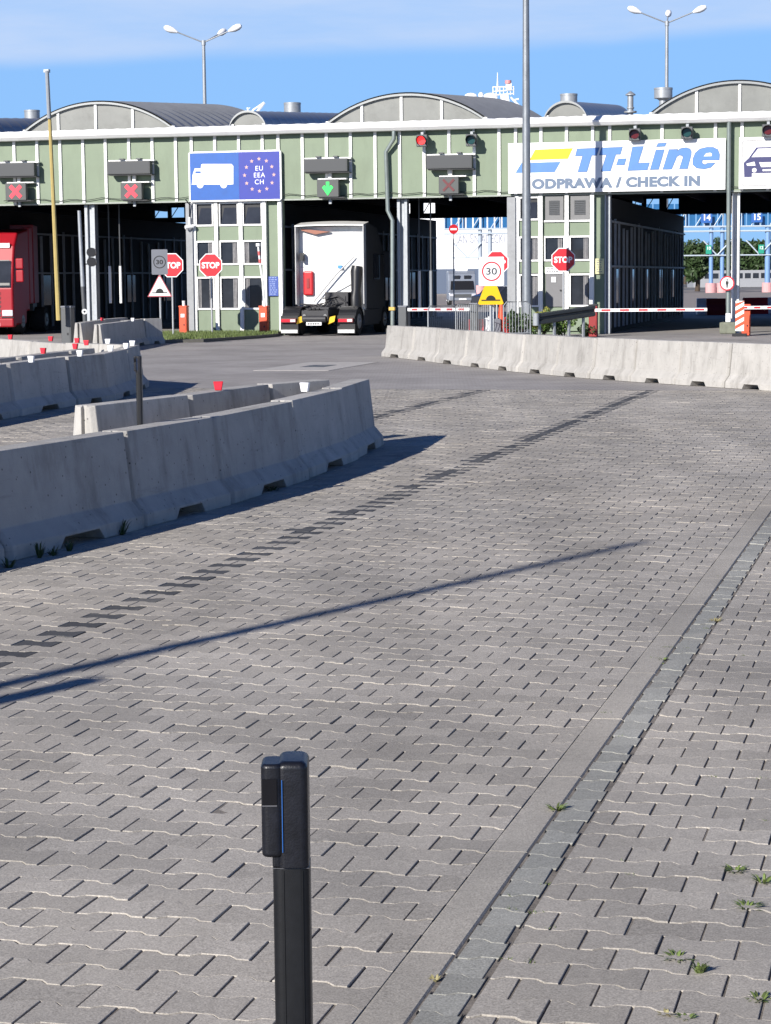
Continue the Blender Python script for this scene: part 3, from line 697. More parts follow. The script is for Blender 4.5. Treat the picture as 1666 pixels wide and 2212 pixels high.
def signal(x,y,m,label,t0=-.45):
    s,z=fp(x,y,t0); t=thing('lane_light',label,'traffic light',fac(s,0,z),TH,'round signals under the gutter')
    B('housing',dgrey,t,-.17,.17,t0+.0,t0+.16,-.19,.17,bevel=.02)
    MB().tube([(0,t0-.005,0),(0,t0-.03,0)],.13,20).build('lens',m,t)
    q=MB(); n=20; V=[];F=[]
    for k in range(n+1):
        a=math.pi*(-.25+1.5*k/n); dd=.24
        for r in (.14,.152):
            V+=[(r*math.cos(a),t0-.001,r*math.sin(a)),(r*math.cos(a),t0-dd*(.55+.45*math.sin(a) if math.sin(a)>0 else .5),r*math.sin(a)-.02)]
    for k in range(n):
        b=k*4; F+=[(b,b+1,b+5,b+4),(b+2,b+6,b+7,b+3),(b+1,b+3,b+7,b+5)]
    q.add(V,F).build('visor',blk,t); B('bracket',grey,t,-.03,.05,t0+.02,-.06,.171,.25); B('hanger',grey,t,-.02,.04,-.14,-.06,.251,.45)
signal(911,303,lensred,'lit red round signal under the gutter'); signal(1018,302,lensoffg,'unlit green round signal right of the lit red one')
signal(1371,290,lensoffr,'unlit red round signal above the white company sign'); signal(1484,286,lensoffg,'unlit green round signal above the white company sign'); signal(1659,281,lensoffr,'unlit red round signal at the right frame edge')
# blue truck sign
s0,z1=fp(407,328,-.15); s1,z0=fp(609,433,-.15); W_,H_=s1-s0,z1-z0
t=thing('truck_lane_sign','large blue sign with white truck and circle of stars','sign',fac((s0+s1)/2,0,(z0+z1)/2),TH)
def rrect(w,h,r,n=6):
    o=[]
    for cx,cz,a in ((w-r,h-r,0),(-w+r,h-r,90),(-w+r,-h+r,180),(w-r,-h+r,270)):
        for k in range(n+1): b=R_(a+90*k/n); o.append((cx+r*math.cos(b),cz+r*math.sin(b)))
    return o
w,h=W_/2,H_/2
MB().prism(rrect(w,h,.09),-.16,-.09).build('frame',signwhite,t)
blue1=mat('sign_blue',(.004,.085,.36),.4,var=.12,scale=4); blue2=mat('sign_navy',(.018,.032,.30),.4,var=.08,scale=4)
q=MB(); q.prism([(-w+.05,-h+.05),(.09*w,-h+.05),(.09*w,h-.05),(-w+.05,h-.05)],-.166,-.1605); q.build('panel',blue1,t)
q=MB(); q.prism([(.092*w,-h+.05),(w-.05,-h+.05),(w-.05,h-.05),(.092*w,h-.05)],-.166,-.1605); q.build('panel',blue2,t)
def Z2(x,y): # zoom2 pixel -> local sign coords
    s,z=fp((350+x/3.332)*v,(y/3.332)*v,-.17); return s-(s0+s1)/2,z-(z0+z1)/2
tp=[(228,1335),(232,1270),(248,1222),(292,1222),(295,1195),(305,1190),(515,1190),(528,1205),(528,1338),(478,1340),(300,1340),(222,1340)]
MB().prism([Z2(*p) for p in tp][::-1],-.170,-.1665).build('truck_symbol',signwhite,t)
for x in (287,458):
    cx,cz=Z2(x,1340); MB().disc(cx,cz,.11,-.1705,-.1667,20).build('truck_symbol',signwhite,t)
a_=[Z2(*p) for p in ((248,1258),(292,1258),(292,1243),(258,1243))]; MB().prism(a_[::-1],-.1735,-.1707).build('truck_symbol',blue1,t)
q=MB(); cx,cz=Z2(716,1270); starm=mat('star_pale',(.60,.36,.32),.5)
for k in range(12):
    a=2*math.pi*k/12; ox,oz=cx+.475*math.sin(a),cz+.495*math.cos(a)
    q.prism([(ox+(.068 if j%2==0 else .028)*math.sin(j*math.pi/5),oz+(.068 if j%2==0 else .028)*math.cos(j*math.pi/5)) for j in range(10)],-.170,-.1665)
q.build('stars',starm,t)
for k,s_ in enumerate(('EU','EEA','CH')): text(s_,'lettering',signwhite,t,.21,(cx,-.1675,cz+.20-.21*k),ext=.001,bold=.0,space=1.12)
# company sign
s0,z1=fp(1098,311,-.2); s1,_=fp(1568,297,-.2); z0=fp(1333,414,-.2)[1]; z1=fp(1333,304,-.2)[1]; sc,zc=(s0+s1)/2,(z0+z1)/2; w,h=(s1-s0)/2,(z1-z0)/2
t=thing('company_sign','long white company sign with blue slanted lettering and yellow stripe','sign',fac(sc,0,zc),TH)
B('panel',signwhite,t,-w,w,-.22,-.10,-h,h,bevel=.008)
B('seam',mat('seam_grey',(.5,.5,.5),.6),t,-w*.124-.006,-w*.124+.006,-.2225,-.2205,-h+.01,h-.01)
sblue=mat('company_blue',(.075,.20,.50),.5,var=.08,scale=3); sout=mat('company_outline',(.08,.13,.20),.5); syel=mat('company_yellow',(.75,.46,.003),.5)
def Z4(x,y):
    s,z=fp((1180+x/3.332)*v,(y/3.332)*v,-.22); return s-sc,z-zc
def Z3(x,y):
    s,z=fp((820+x/3.786)*v,(130+y/3.786)*v,-.22); return s-sc,z-zc
def poly(pts,m,name,y=-.2245): MB().prism(pts[::-1],y,-.2205).build(name,m,t)
ya=Z3(1620,735)[1]; yb=Z3(1270,828)[1]
poly([(Z3(1308,0)[0],ya),(Z3(1622,0)[0],ya+.02),(Z3(1580,0)[0],yb+.01),(Z3(1262,0)[0],yb)],syel,'stripe')
ya=Z3(1520,842)[1]; yb=Z3(1144,935)[1]
poly([(Z3(1195,0)[0],ya-.01),(Z3(1520,0)[0],ya),(Z3(1470,0)[0],yb),(Z3(1144,0)[0],yb)],sblue,'stripe')
def glyph(pts,nm):
    P=[Z4(*p) for p in pts]
    MB().prism(P[::-1],-.2265,-.2205).build('lettering',sblue,t)
    q=MB(); n=len(P)
    for a in range(n):
        (xa,za),(xb,zb)=P[a],P[(a+1)%n]; L=math.hypot(xb-xa,zb-za); ux,uz=(xb-xa)/L,(zb-za)/L; r_=.007
        q.prism([(xa-ux*r_+uz*r_,za-uz*r_-ux*r_),(xb+ux*r_+uz*r_,zb+uz*r_-ux*r_),(xb+ux*r_-uz*r_,zb+uz*r_+ux*r_),(xa-ux*r_-uz*r_,za-uz*r_+ux*r_)],-.2275-.0002*(a%2),-.2266)
    q.build('letter_outline',sout,t)
glyph([(258,1080),(418,1073),(400,1128),(365,1128),(330,1247),(263,1249),(297,1132),(245,1132)],'T')
glyph([(434,1073),(588,1067),(572,1121),(540,1121),(500,1242),(432,1244),(470,1124),(420,1125)],'T')
glyph([(558,1153),(615,1151),(602,1197),(542,1199)],'-')
glyph([(660,1065),(740,1062),(702,1184),(784,1180),(768,1234),(625,1239)],'L')
glyph([(845,1040),(907,1037),(896,1062),(833,1066)],'i'); glyph([(830,1088),(892,1086),(850,1230),(788,1232)],'i')
glyph([(925,1085),(988,1083),(984,1094),(1012,1076),(1050,1071),(1078,1080),(1088,1100),(1086,1125),(1060,1225),(1000,1226),(1026,1142),(1020,1130),(1000,1127),(982,1138),(945,1228),(880,1230)],'n')
# e : ring with a slot
glyph([(1290,1162),(1293,1120),(1280,1085),(1245,1068),(1200,1068),(1150,1080),(1115,1110),(1097,1155),(1098,1195),(1125,1220),(1180,1227),(1230,1215),(1262,1182),(1204,1184),(1185,1194),(1166,1184),(1167,1162)],'e')
_P=[Z4(*p) for p in [(1176,1135),(1195,1113),(1225,1108),(1237,1118),(1234,1133)]]
MB().prism(_P[::-1],-.2285,-.228).build('lettering',signwhite,t)
def fitx(o,x0,x1):
    xs=[p.co.x for p in o.data.vertices]; k=(x1-x0)/(max(xs)-min(xs)); o.scale=(k,o.scale[1],1); o.location.x=x0-min(xs)*k
def fitz(o,z0,z1):
    ys=[p.co.y for p in o.data.vertices]; k=(z1-z0)/(max(ys)-min(ys)); o.scale=(o.scale[0],k,1); o.location.z=z0-min(ys)*k
za,zb=Z4(760,1243)[1],Z4(760,1060)[1]
tx3=text('ODPRAWA / CHECK IN','lettering',mat('company_greyblue',(.11,.155,.23),.5),t,.36,(0,-.2265,Z4(500,1325)[1]),ext=.0008,bold=.022,align='LEFT',space=1.06)
fitx(tx3,Z3(1280,0)[0],Z4(1160,0)[0]); fitz(tx3,Z4(800,1358)[1],Z4(800,1280)[1])
# car sign at the right edge
s0,z1=fp(1597,297,-.2); z0=fp(1630,408,-.2)[1]; wd=3.2
t=thing('car_lane_sign','white framed sign with dark blue car front cut by right frame edge','sign',fac(s0+wd/2,0,(z0+z1)/2),TH); w,h=wd/2,(z1-z0)/2
B('panel',signwhite,t,-w,w,-.22,-.1,-h,h,bevel=.008)
q=MB(); o1=rrect(w-.09,h-.09,.07); o2=rrect(w-.105,h-.105,.06); n=len(o1)
q.add([(x,-.224,z) for x,z in o1]+[(x,-.224,z) for x,z in o2],[(i,(i+1)%n,n+(i+1)%n,n+i) for i in range(n)]).build('border',signblk,t)
cb_=mat('car_symbol_blue',(.03,.033,.12),.5); ccx=-w+1.12
def cpoly(p,m,y,name='car_symbol'):
    MB().prism([(ccx+a*.86,b*.78) for a,b in p],y,-.2205).build(name,m,t)
cpoly([(-1.12,-.52),(-.86,-.52),(-.86,-.38),(.86,-.38),(.86,-.52),(1.12,-.52),(1.14,.02),(.98,.18),(.72,.58),(-.72,.58),(-.98,.18),(-1.14,.02)],cb_,-.2245)
for p in ([(-.88,.22),(.88,.22),(.66,.53),(-.66,.53)],[(-1.05,-.02),(-.78,.05),(-.74,-.1),(-1.02,-.1)],[(.74,-.1),(.78,.05),(1.05,-.02),(1.02,-.1)],[(-.62,.02),(.62,.02),(.55,-.16),(-.55,-.16)],[(-.5,-.24),(.5,-.24),(.5,-.31),(-.5,-.31)]): cpoly(p,signwhite,-.2265,'car_symbol')
MB().disc(ccx-.67,-.21,.065,-.2266,-.2247,16).build('car_symbol',signwhite,t); MB().disc(ccx+.67,-.21,.065,-.2266,-.2247,16).build('car_symbol',signwhite,t)
# small notices
def notice(x0,x1,y0,y1,m,lm,rows,label,tt=-.03,ref=None):
    s0,z1=fp(x0,y0,tt); s1,z0=fp(x1,y1,tt)
    t=thing('notice_board',label,'notice',fac((s0+s1)/2,0,(z0+z1)/2),TH); w,h=(s1-s0)/2,(z1-z0)/2
    B('panel',m,t,-w,w,tt-.02,tt,-h,h)
    q=MB()
    for k in range(rows):
        z=h-(k+.8)*2*h/(rows+.6); u=-w+.05
        while u<w-.08:
            L=random.uniform(.03,.09); q.box(u,min(u+L,w-.04),tt-.023,tt-.0205,z,z+.6*h/rows); u+=L+.025
    q.build('lettering',lm,t)
notice(X6(668),X6(750),Y6(660),Y6(814),mat('notice_blue',(.03,.07,.30),.5),mat('notice_text',(.30,.38,.60),.5),9,'small blue notice with white print right of the booth windows',tt=.06)
notice(X8(276),X8(348),(400+592/3.622)*v,(400+712/3.622)*v,mat('notice_yellow',(.62,.60,.32),.5),signgrey,6,'small pale yellow notice on the green panel right of the stop sign',tt=.06)
notice(X7(1335),X7(1470),Y7(588),Y7(640),signwhite,dgrey,2,'white lintel notice above the grey booth door',tt=-.02)
t=thing('door_sign','little white square sign on the grey booth door','sign',fac(fp(X7(1400),Y7(685),-.01)[0],0,fp(X7(1400),Y7(685),-.01)[1]),TH)
B('panel',signwhite,t,-.07,.07,-.03,-.004,-.08,.08); MB().disc(0,0,.035,-.034,-.0305,16,.02).build('ring',dgrey,t)
# ------------------------------------------------------------------ posts with signs
def octa(r): return [(r*math.cos(R_(22.5+45*k))/math.cos(R_(22.5)),r*math.sin(R_(22.5+45*k))/math.cos(R_(22.5))) for k in range(8)]
polem=mat('sign_pole',(.42,.43,.44),.45,.5,var=.08)
def stop_sign(x,y,Y,r,label,zbase=0,rz=TH*.6,tilt=0):
    p=A(x,y,Y); t=thing('stop_sign',label,'stop sign',(p.x,p.y,zbase),rz,'octagonal stop signs'); z=p.z-zbase
    MB().tube([(0,.03,0),(0,.03,z+r*.5)],.03,12).build('post',polem,t,smooth=True)
    c=[(a,z+b) for a,b in octa(r)]
    MB().prism(c,-.012,-.0).build('plate',signwhite,t)
    MB().prism([(a,z+b) for a,b in octa(r*.93)],-.0165,-.0125).build('face',signred,t)
    q=text('STOP','lettering',signwhite,t,r*.62,(0,-.0185,z),ext=.001,bold=.008)
    fitx(q,-r*.78,r*.78); fitz(q,z-r*.27,z+r*.27)
    t.rotation_euler.x=tilt
    return t
stop_sign(371,573,63.8,.355,'stop sign half hidden behind the grey speed sign',.1)
stop_sign(455.5,573,65.0,.355,'stop sign in front of the first booth windows',.1)
stop_sign(1217,561,62.6,.345,'stop sign in front of the right booth door',.0)
stop_sign(1073,568,62.4,.345,'stop sign almost covered by the white speed limit sign',0)
def speed_post(x,ys,ye,xs,Y,plate,ring,num,label,name='speed_limit_sign',zb=0,rz=0):
    p0=A(xs[0],ys,Y); p1=A(xs[1],ye,Y); c=(p0.x+p1.x)/2; w=(p1.x-p0.x)/2; z0,z1=p1.z-zb,p0.z-zb
    t=thing(name,label,'road sign',(c,Y,zb),rz)
    MB().tube([(0,.03,0),(0,.03,z1-.05)],.028,12).build('post',polem,t,smooth=True)
    MB().prism([(a,(z0+z1)/2+b) for a,b in rrect(w,(z1-z0)/2,.03)],-.012,0).build('plate',plate,t)
    zc=(z0+z1)/2; r=w*.78
    MB().disc(0,zc,r,-.016,-.0125,36,r*.86).build('ring',ring,t)
    q=text('30','lettering',num,t,r*.9,(0,-.0165,zc),ext=.001,bold=.004); fitx(q,-r*.56,r*.56); fitz(q,zc-r*.36,zc+r*.36)
    return t
speed_post(0,539,593,(327,363),61.5,signgrey,signblk,signblk,'speed limit sign coloured in shade grey above the hump triangle',zb=.05)
speed_post(0,555,617,(1035,1089),55.5,signwhite,signred,dgrey,'white square speed limit sign above the yellow hump sign')
def hump_tri():
    p=A(345.5,641,61.4); w=(372-319)/2*61.4/FV; t=thing('hump_warning_sign','white triangular hump warning sign with thin red border','road sign',(p.x,61.42,.05)); z0=p.z-.05; h=46*61.4/FV
    MB().tube([(0,.06,0),(0,.06,z0+h*.8)],.028,12).build('post',polem,t,smooth=True)
    def tri(k,c=.36): return [(-w*k,z0+h*c*(1-k)),(w*k,z0+h*c*(1-k)),(0.02*k,z0+h*(k+c*(1-k))),(-0.02*k,z0+h*(k+c*(1-k)))]
    MB().prism(tri(1),-.012,0).build('plate',mat('border_red',(.45,.10,.12),.5),t); MB().prism(tri(.88),-.0165,-.0125).build('face',signwhite,t)
    hump(t,0,z0+h*.16,w*.62)
def hump(t,cx,z,w):
    pts=[(cx-w,z),(cx+w,z),(cx+w,z+.03),(cx+w*.5,z+.03)]+[(cx+w*.5*math.cos(R_(a)),z+.03+.11*math.sin(R_(a))) for a in range(15,180,15)]+[(cx-w*.5,z+.03),(cx-w,z+.03)]
    MB().prism(pts,-.0205,-.0168).build('hump_symbol',signblk,t)
hump_tri()
p=A(1060.5,658,55.4); kx=55.4/FV; t=thing('hump_warning_sign','yellow trapezoid hump sign below the white speed limit sign','road sign',(p.x,55.42,0))
wb,wt,z0,h=27.5*kx,12*kx,p.z,40*kx
MB().tube([(0,.06,0),(0,.06,z0+h)],.028,12).build('post',polem,t,smooth=True)
q=MB().prism([(-wb,z0+.03),(-wb+.04,z0),(wb-.04,z0),(wb,z0+.03),(wt+.03,z0+h-.03),(wt,z0+h),(-wt,z0+h),(-wt-.03,z0+h-.03)],-.012,0).build('plate',signyel,t)
hump(t,0,z0+.10,wb*.74)
# round no-pedestrian sign on the right drainpipe
s_,z_=fp(1571,612,-.35); t=thing('round_sign','round red bordered sign with a standing pedestrian silhouette','road sign',fac(s_,-.35,z_),TH)
MB().disc(0,0,.215,-.01,.0,32).build('plate',signred,t); MB().disc(0,0,.175,-.0145,-.0105,32).build('face',signwhite,t)
q=MB(); q.disc(0,.10,.026,-.018,-.0148,14); q.prism([(-.045,.065),(.045,.065),(.045,-.03),(.028,-.03),(.022,-.14),(.004,-.14),(0,-.04),(-.004,-.14),(-.022,-.14),(-.028,-.03),(-.045,-.03)],-.018,-.0148); q.build('pedestrian_symbol',signblk,t)
B('bracket',grey,t,-.03,.03,.001,.15,-.05,.05)
# ------------------------------------------------------------------ barrier machines, booms
def machine(x0,x1,y0,yb,Y,m,name,label,extra=True,top=None,zb=0):
    p0=A(x0,y0,Y); p1=A(x1,y0,Y); w=(p1.x-p0.x)/2; z=p0.z-zb
    t=thing(name,label,'barrier machine',((p0.x+p1.x)/2,Y+w,zb),TH)
    B('cabinet',m,t,-w,w,-w,w,0,z,bevel=.015)
    B('cap',top or m,t,-w-.01,w+.01,-w-.01,w+.01,z+.001,z+.05,bevel=.01)
    B('service_door',m,t,-w*.75,w*.75,-w-.012,-w-.001,.1,z*.55)
    B('lock',blk,t,w*.2,w*.5,-w-.02,-w-.013,z*.3,z*.36)
    return t,w,z
t,w,z=machine(388,405,664,715,65.5,orange,'ticket_machine','orange cabinet left of the first booth with a white lamp',zb=.1)
q=MB().tube([(0,0,z+.05),(0,0,z+.2)],[.045,.05],12).build('lamp',signwhite,t,smooth=True); B('label_plate',signwhite,t,-.06,.06,-w-.016,-w-.0125,z*.62,z*.75)
t,w,z=machine(561,579,664,722,65.3,orange,'ticket_machine','orange cabinet right of the first booth beside the truck')
B('label_plate',signwhite,t,-.06,.06,-w-.016,-w-.0125,z*.66,z*.8)
# leaning red and white raised boom above it
q=MB(); pts=[A(572,662,65.3),A(568,610,65.3),A(563,575,65.3),A(558,532,65.3)]; lp=[((p.x-t.location.x)*cT+(p.y-t.location.y)*sT,-(p.x-t.location.x)*sT+(p.y-t.location.y)*cT,p.z) for p in pts]
MB().tube(lp,[.04,.035,.035,.03],8).build('raised_boom',white,t)
q=MB()
for k in (.35,.75): 
    a=Vector(lp[2]).lerp(Vector(lp[3]),k-.2); b=Vector(lp[2]).lerp(Vector(lp[3]),k); q.tube([a,b],.042,8)
q.build('boom_band',mat('faded_red',(.55,.12,.12),.5),t); MB().tube([lp[3],(lp[3][0],lp[3][1],lp[3][2]+.09)],.07,10).build('boom_lamp',signwhite,t)
# grey machine of the left lane with the raised yellow boom
t,w,z=machine(133,156,665,735,56.5,dgrey,'barrier_machine','dark grey barrier cabinet holding the raised yellow boom',top=signgrey)
MATS['cab']=1
def tolocal(t,p):
    dx,dy=p.x-t.location.x,p.y-t.location.y; return (dx*cT+dy*sT,-dx*sT+dy*cT,p.z-t.location.z)
lp=[tolocal(t,p) for p in (A(127,692,56.2),A(115,420,56.2),A(103,155,56.2))]
MB().tube(lp[:2],[.07,.055],8).build('raised_boom',yellow,t)
MB().tube([lp[1],Vector(lp[1]).lerp(Vector(lp[2]),.5),lp[2]],[.055,.05,.04],8).build('raised_boom',yellow,t); MB().tube([Vector(lp[1]).lerp(Vector(lp[2]),.62)+Vector((0,-.05,0)),Vector(lp[2])+Vector((0,-.05,.02))],.05,8).build('boom_sleeve',grey,t)
B('boom_tip',grey,t,lp[2][0]-.09,lp[2][0]+.05,lp[2][1]-.06,lp[2][1]+.06,lp[2][2]-.02,lp[2][2]+.06)
# second raised boom / pole
p0=A(187,735,55.5); p1=A(171,455,55.5)
t=thing('raised_boom_post','slim grey post leaning left with a white upper half and round lens','post',(p0.x,p0.y,0))
lp=[(0,0,0),(-.06,0,1.6),(p1.x-p0.x,0,p1.z)]
MB().tube(lp[:2],.055,10).build('post',dgrey,t,smooth=True); MB().tube([lp[1],lp[2]],[.055,.045],10).build('boom',grey,t,smooth=True)
q=MB(); zz=A(183,673,55.5).z; q.disc(-.02,zz,.07,-.09,-.055,20); q.build('lens',signwhite,t); MB().disc(-.02,zz,.03,-.1,-.0905,14).build('lens_pupil',blk,t)
zz=A(187,555,55.5).z
t=thing('twin_lamp_signal','small black two lamp signal beside the leaning post','traffic light',(A(196,555,55.4).x,55.6,zz))
q=MB(); q.tube([(0,-.1,.12),(0,.1,.12)],.12,16); q.tube([(0,-.1,-.13),(0,.1,-.13)],.12,16); q.build('lamp_head',blk,t); B('arm',blk,t,-.2,-.1,-.02,.02,-.2,-.17)
# boom 2 (centre)
def boom(xm,ym0,ym1,Y,mm,x0,y0,x1,y1,label,topm=None,width=.09):
    wv=10*Y/FV; p=A(xm,ym0,Y)
    t,w,z=machine(xm-9,xm+9,ym0,ym1,Y,mm,'boom_barrier',label,top=topm)
    a=A(x0,y0,Y-.2); b=A(x1,y1,Y-.2); L=b.x-a.x; sx=a.x-t.location.x; c_=math.cos(TH); 
    # built level, in machine's own frame (facade direction)
    L=L/c_; sx=sx/c_; zz=(a.z+b.z)/2
    bm=B('boom',signwhite,t,sx,sx+L,-w-.12,-w-.06,zz-width/2,zz+width/2)
    n=6
    for k in range(n):
        u=sx+L*(k+.35)/n; B('boom_stripe',red,bm,u,u+L/n*.5,-w-.124,-w-.1205,zz-width*.3,zz+width*.3)
    return t
boom(871,664,715,62.5,dgrey,885,668,1035,668,'dark grey boom gate with lowered striped boom behind the railings',topm=signgrey)
boom(1283,661,716,61.2,dred,1290,666,1524,672,'dark red boom gate with lowered striped boom across the right lane',topm=blk)
t=boom(1614,661,714,61.0,orange,1597,664,1760,664,'orange boom gate at the right frame edge')
p=A(741,0,60)
# small grey box post behind fences
t,w,z=machine(1016,1033,658,712,60.5,dgrey,'card_reader','small grey reader column behind the metal railings',top=signgrey)
# chevron board
p=A(1598,710,60.2); t=thing('chevron_board','red and white striped hazard board beside the right column','hazard board',(p.x,p.y,0),TH)
B('board',signwhite,t,-.12,.12,-.02,.02,.15,1.0); q=MB()
for k in range(4):
    z=.2+k*.21; q.add([(-.12,-.0235,z),(.12,-.0235,z+.14),(.12,-.0235,min(z+.24,1.0)),(-.12,-.0235,z+.1)],[(0,1,2,3)])
q.build('stripe',orange,t); B('foot',blk,t,-.2,.2,-.15,.15,0,.08)
# ------------------------------------------------------------------ white tractor unit
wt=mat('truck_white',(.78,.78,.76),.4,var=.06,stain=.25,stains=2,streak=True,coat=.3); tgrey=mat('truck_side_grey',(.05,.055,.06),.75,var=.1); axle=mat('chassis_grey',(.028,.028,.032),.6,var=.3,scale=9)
p=A(681,722,64.6); t=thing('tractor_unit','white lorry tractor without trailer seen from behind in the lane','lorry',(p.x,64.6,0),TH)
B('chassis',axle,t,-.36,-.26,.1,4.6,.62,.80); B('chassis',axle,t,.26,.36,.1,4.6,.62,.80)
q=MB(); q.box(-.42,.42,.0,.12,.45,.78); q.box(-.26,.26,.121,.9,.66,.74); q.tube([(-.36,-.03,.52),(.36,-.03,.52)],.10,12); q.build('rear_beam',axle,t,bevel=.01)
q=MB(); q.prism([(-.3,.0),(.3,0),(.42,.5),(.3,1.0),(-.3,1.0),(-.42,.5)],.805,.87,axis='z'); 
fw=MB().add([(a,b+.5,c) for a,b,c in q.v],q.f).build('fifth_wheel',axle,t)
def wheel(t,x,y,r,wd,name='wheel'):
    q=MB(); q.tube([(x-wd/2,y,r),(x-wd*.42,y,r),(x+wd*.42,y,r),(x+wd/2,y,r)],[r*.93,r,r,r*.93],28); wo=q.build(name,rubber,t,smooth=True)
    q=MB(); sg=1 if x>0 else -1; q.tube([(x+sg*wd*.501,y,r),(x+sg*(wd*.501+.02),y,r)],[r*.55,r*.48],20); q.tube([(x+sg*(wd*.52),y,r),(x+sg*(wd*.52+.05),y,r)],[r*.2,r*.15],12); q.build('rim',mat('steel_rim',(.30,.31,.32),.45,.6,var=.15,scale=15),wo)
    return wo
for sx_ in (-1,1):
    wheel(t,sx_*.90,.95,.43,.50); wheel(t,sx_*.95,4.5,.43,.3)
    q=MB(); arcp=[(.95+.56*math.cos(a),.43+.47*math.sin(a)) for a in np.linspace(math.pi*.02,math.pi*.98,12)]; arc2=[(.95+.52*math.cos(a),.43+.44*math.sin(a)) for a in np.linspace(math.pi*.98,math.pi*.02,12)]
    q.prism([(y,z) for y,z in arcp+arc2],sx_*.62,sx_*1.17,axis='x'); q.box(min(sx_*.62,sx_*1.17),max(sx_*.62,sx_*1.17),.30,.36,.25,.62); mg=q.build('mudguard',blk,t)
    tl=B('tail_light',mat('tail_housing',(.10,.01,.012),.4),t,sx_*.9-.25,sx_*.9+.25,.20,.299,.40,.54,bevel=.015)
    B('red_lens',mat('tail_red',(.6,.015,.03),.25,emit=(.9,.05,.08),estr=.15),tl,sx_*.9-.22,sx_*.9+.05,.19,.199,.43,.51); B('clear_lens',mat('tail_clear',(.75,.6,.62),.2),tl,sx_*.9+.06,sx_*.9+.22,.19,.199,.43,.51)
    B('mudflap',mat('flap_black',(.03,.03,.03),.7),t,sx_*.9-.28,sx_*.9+.28,.302,.325,.07,.40)
    fl=B('flap_band',mat('flap_white',(.62,.62,.62),.6,var=.2,scale=25),t,sx_*.9-.26,sx_*.9+.26,.29,.3015,.09,.19)
    MB().prism([(sx_*.50-.1,.36),(sx_*.50+.1,.44),(sx_*.50+.13,.62),(sx_*.50-.04,.58)] ,.05,.08).build('marker_plate',signyel,t)
for sx_ in (-1,1):
    MB().tube([(sx_*.33,.02,.62),(sx_*.33,-.03,.62)],.05,12).build('coupling_socket',mat('socket_grey',(.2,.2,.2),.5),t)
B('number_plate',signwhite,t,-.24,.24,-.135,-.128,.33,.43); q=MB(); 
for k in range(7): q.box(-.19+k*.055,-.155+k*.055,-.1375,-.1355,.35,.41)
q.build('plate_characters',mat('plate_ink',(.02,.02,.02),.6),t)
q=MB()
for k in range(5): q.tube([(-.30+.15*k,.25+.1*k,.83),(-.2+.12*k,1.0,.95),(-.1+.08*k,1.75,1.0+.04*k)],.014,6)
q.build('air_hose',mat('hose_dark',(.04,.04,.045),.5),t)
# cab
cy=2.15
q=MB(); cw=1.09
prof=[(cy,.75),(cy,3.38),(cy+.25,3.50),(cy+1.5,3.35),(cy+2.2,2.7),(cy+2.45,1.9),(cy+2.5,.35),(cy+1.6,.35),(cy+1.5,.75)]
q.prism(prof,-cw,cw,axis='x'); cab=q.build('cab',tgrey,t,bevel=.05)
B('cab_back',wt,t,-cw+.03,cw-.03,cy-.03,cy-.001,.78,3.36)
for sx_ in (-1,1):
    q=MB(); q.add([(sx_*cw,cy+.0,.8),(sx_*(cw+.02),cy-.38,.95),(sx_*(cw+.02),cy-.38,3.38),(sx_*cw,cy,3.42),(sx_*(cw-.03),cy+.0,.8),(sx_*(cw-.01),cy-.38,.95),(sx_*(cw-.01),cy-.38,3.38),(sx_*(cw-.03),cy,3.42)],[(0,1,2,3),(4,7,6,5),(1,5,6,2),(0,3,7,4),(0,4,5,1),(3,2,6,7)])
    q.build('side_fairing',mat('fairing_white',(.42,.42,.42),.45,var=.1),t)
V=[];F=[]
for k in range(13):
    x=-cw-.02+(2*cw+.04)*k/12; b_=.035*(1-(k/6-1)**2)
    V+=[(x,cy-.40,3.40+b_*.6),(x,cy+.3,3.50+b_),(x,cy-.40,3.36+b_*.6),(x,cy+.3,3.44+b_)]
for k in range(12): b=k*4; F+=[(b,b+4,b+5,b+1),(b+2,b+3,b+7,b+6),(b,b+2,b+6,b+4)]
MB().add(V,F).build('roof_spoiler',wt,t)
B('panel_joint',mat('joint_line',(.3,.3,.3),.6),t,-cw+.05,cw-.05,cy-.034,cy-.031,2.10,2.115)
q=MB(); q.box(-.92,-.60,cy-.16,cy-.035,1.22,1.98); rb=q.build('extinguisher_box',red,t,bevel=.05,seg=3); B('latch',dred,rb,-.80,-.72,cy-.18,cy-.161,1.45,1.75)
B('rear_work_lamp',blk,t,-.98,-.88,cy-.3,cy-.1,2.3,2.55)
q=MB(); q.box(-.12,.62,cy-.5,cy-.04,.62,1.32); q.box(-.05,.55,cy-.53,cy-.501,.7,1.2); q.tube([(-.1,cy-.55,1.1),(.3,cy-.58,1.2),(.6,cy-.55,1.0)],.03,8); q.build('engine_rear',axle,t,bevel=.03)
q=MB(); q.box(-.85,-.25,cy-.4,cy-.05,.55,.90); q.tube([(-.7,cy-.42,.9),(-.3,cy-.5,.75),(.2,cy-.6,.8)],.025,8); q.tube([(-.9,1.6,.95),(.0,1.4,.9),(.6,1.7,1.0)],.03,8); q.build('hoses',axle,t)
q=MB(); q.tube([(.78,cy-.2,.75),(.78,cy-.2,1.15),(.80,cy-.2,1.35),(.82,cy-.18,1.95),(.84,cy-.16,2.12)],[.20,.20,.15,.19,.17],14); q.build('air_intake',blk,t,smooth=True)
q=MB(); q.tube([(.75,cy-.14,2.42),(.2,cy-.2,1.9),(-.58,cy-.18,1.02)],[.022,.028,.022],8); q.build('shadow_bar',mat('shadow_bar_cable_grey',(.45,.45,.45),.6,var=.2,scale=20),t)  # added tube standing in for the soft diagonal shadow across the cab back
MB().tube([(.72,cy-.06,1.62),(.0,cy-.07,1.25),(-.35,cy-.06,1.12)],.012,6).build('cable',mat('shadow_bar_cable_grey',(.3,.3,.3)),t)
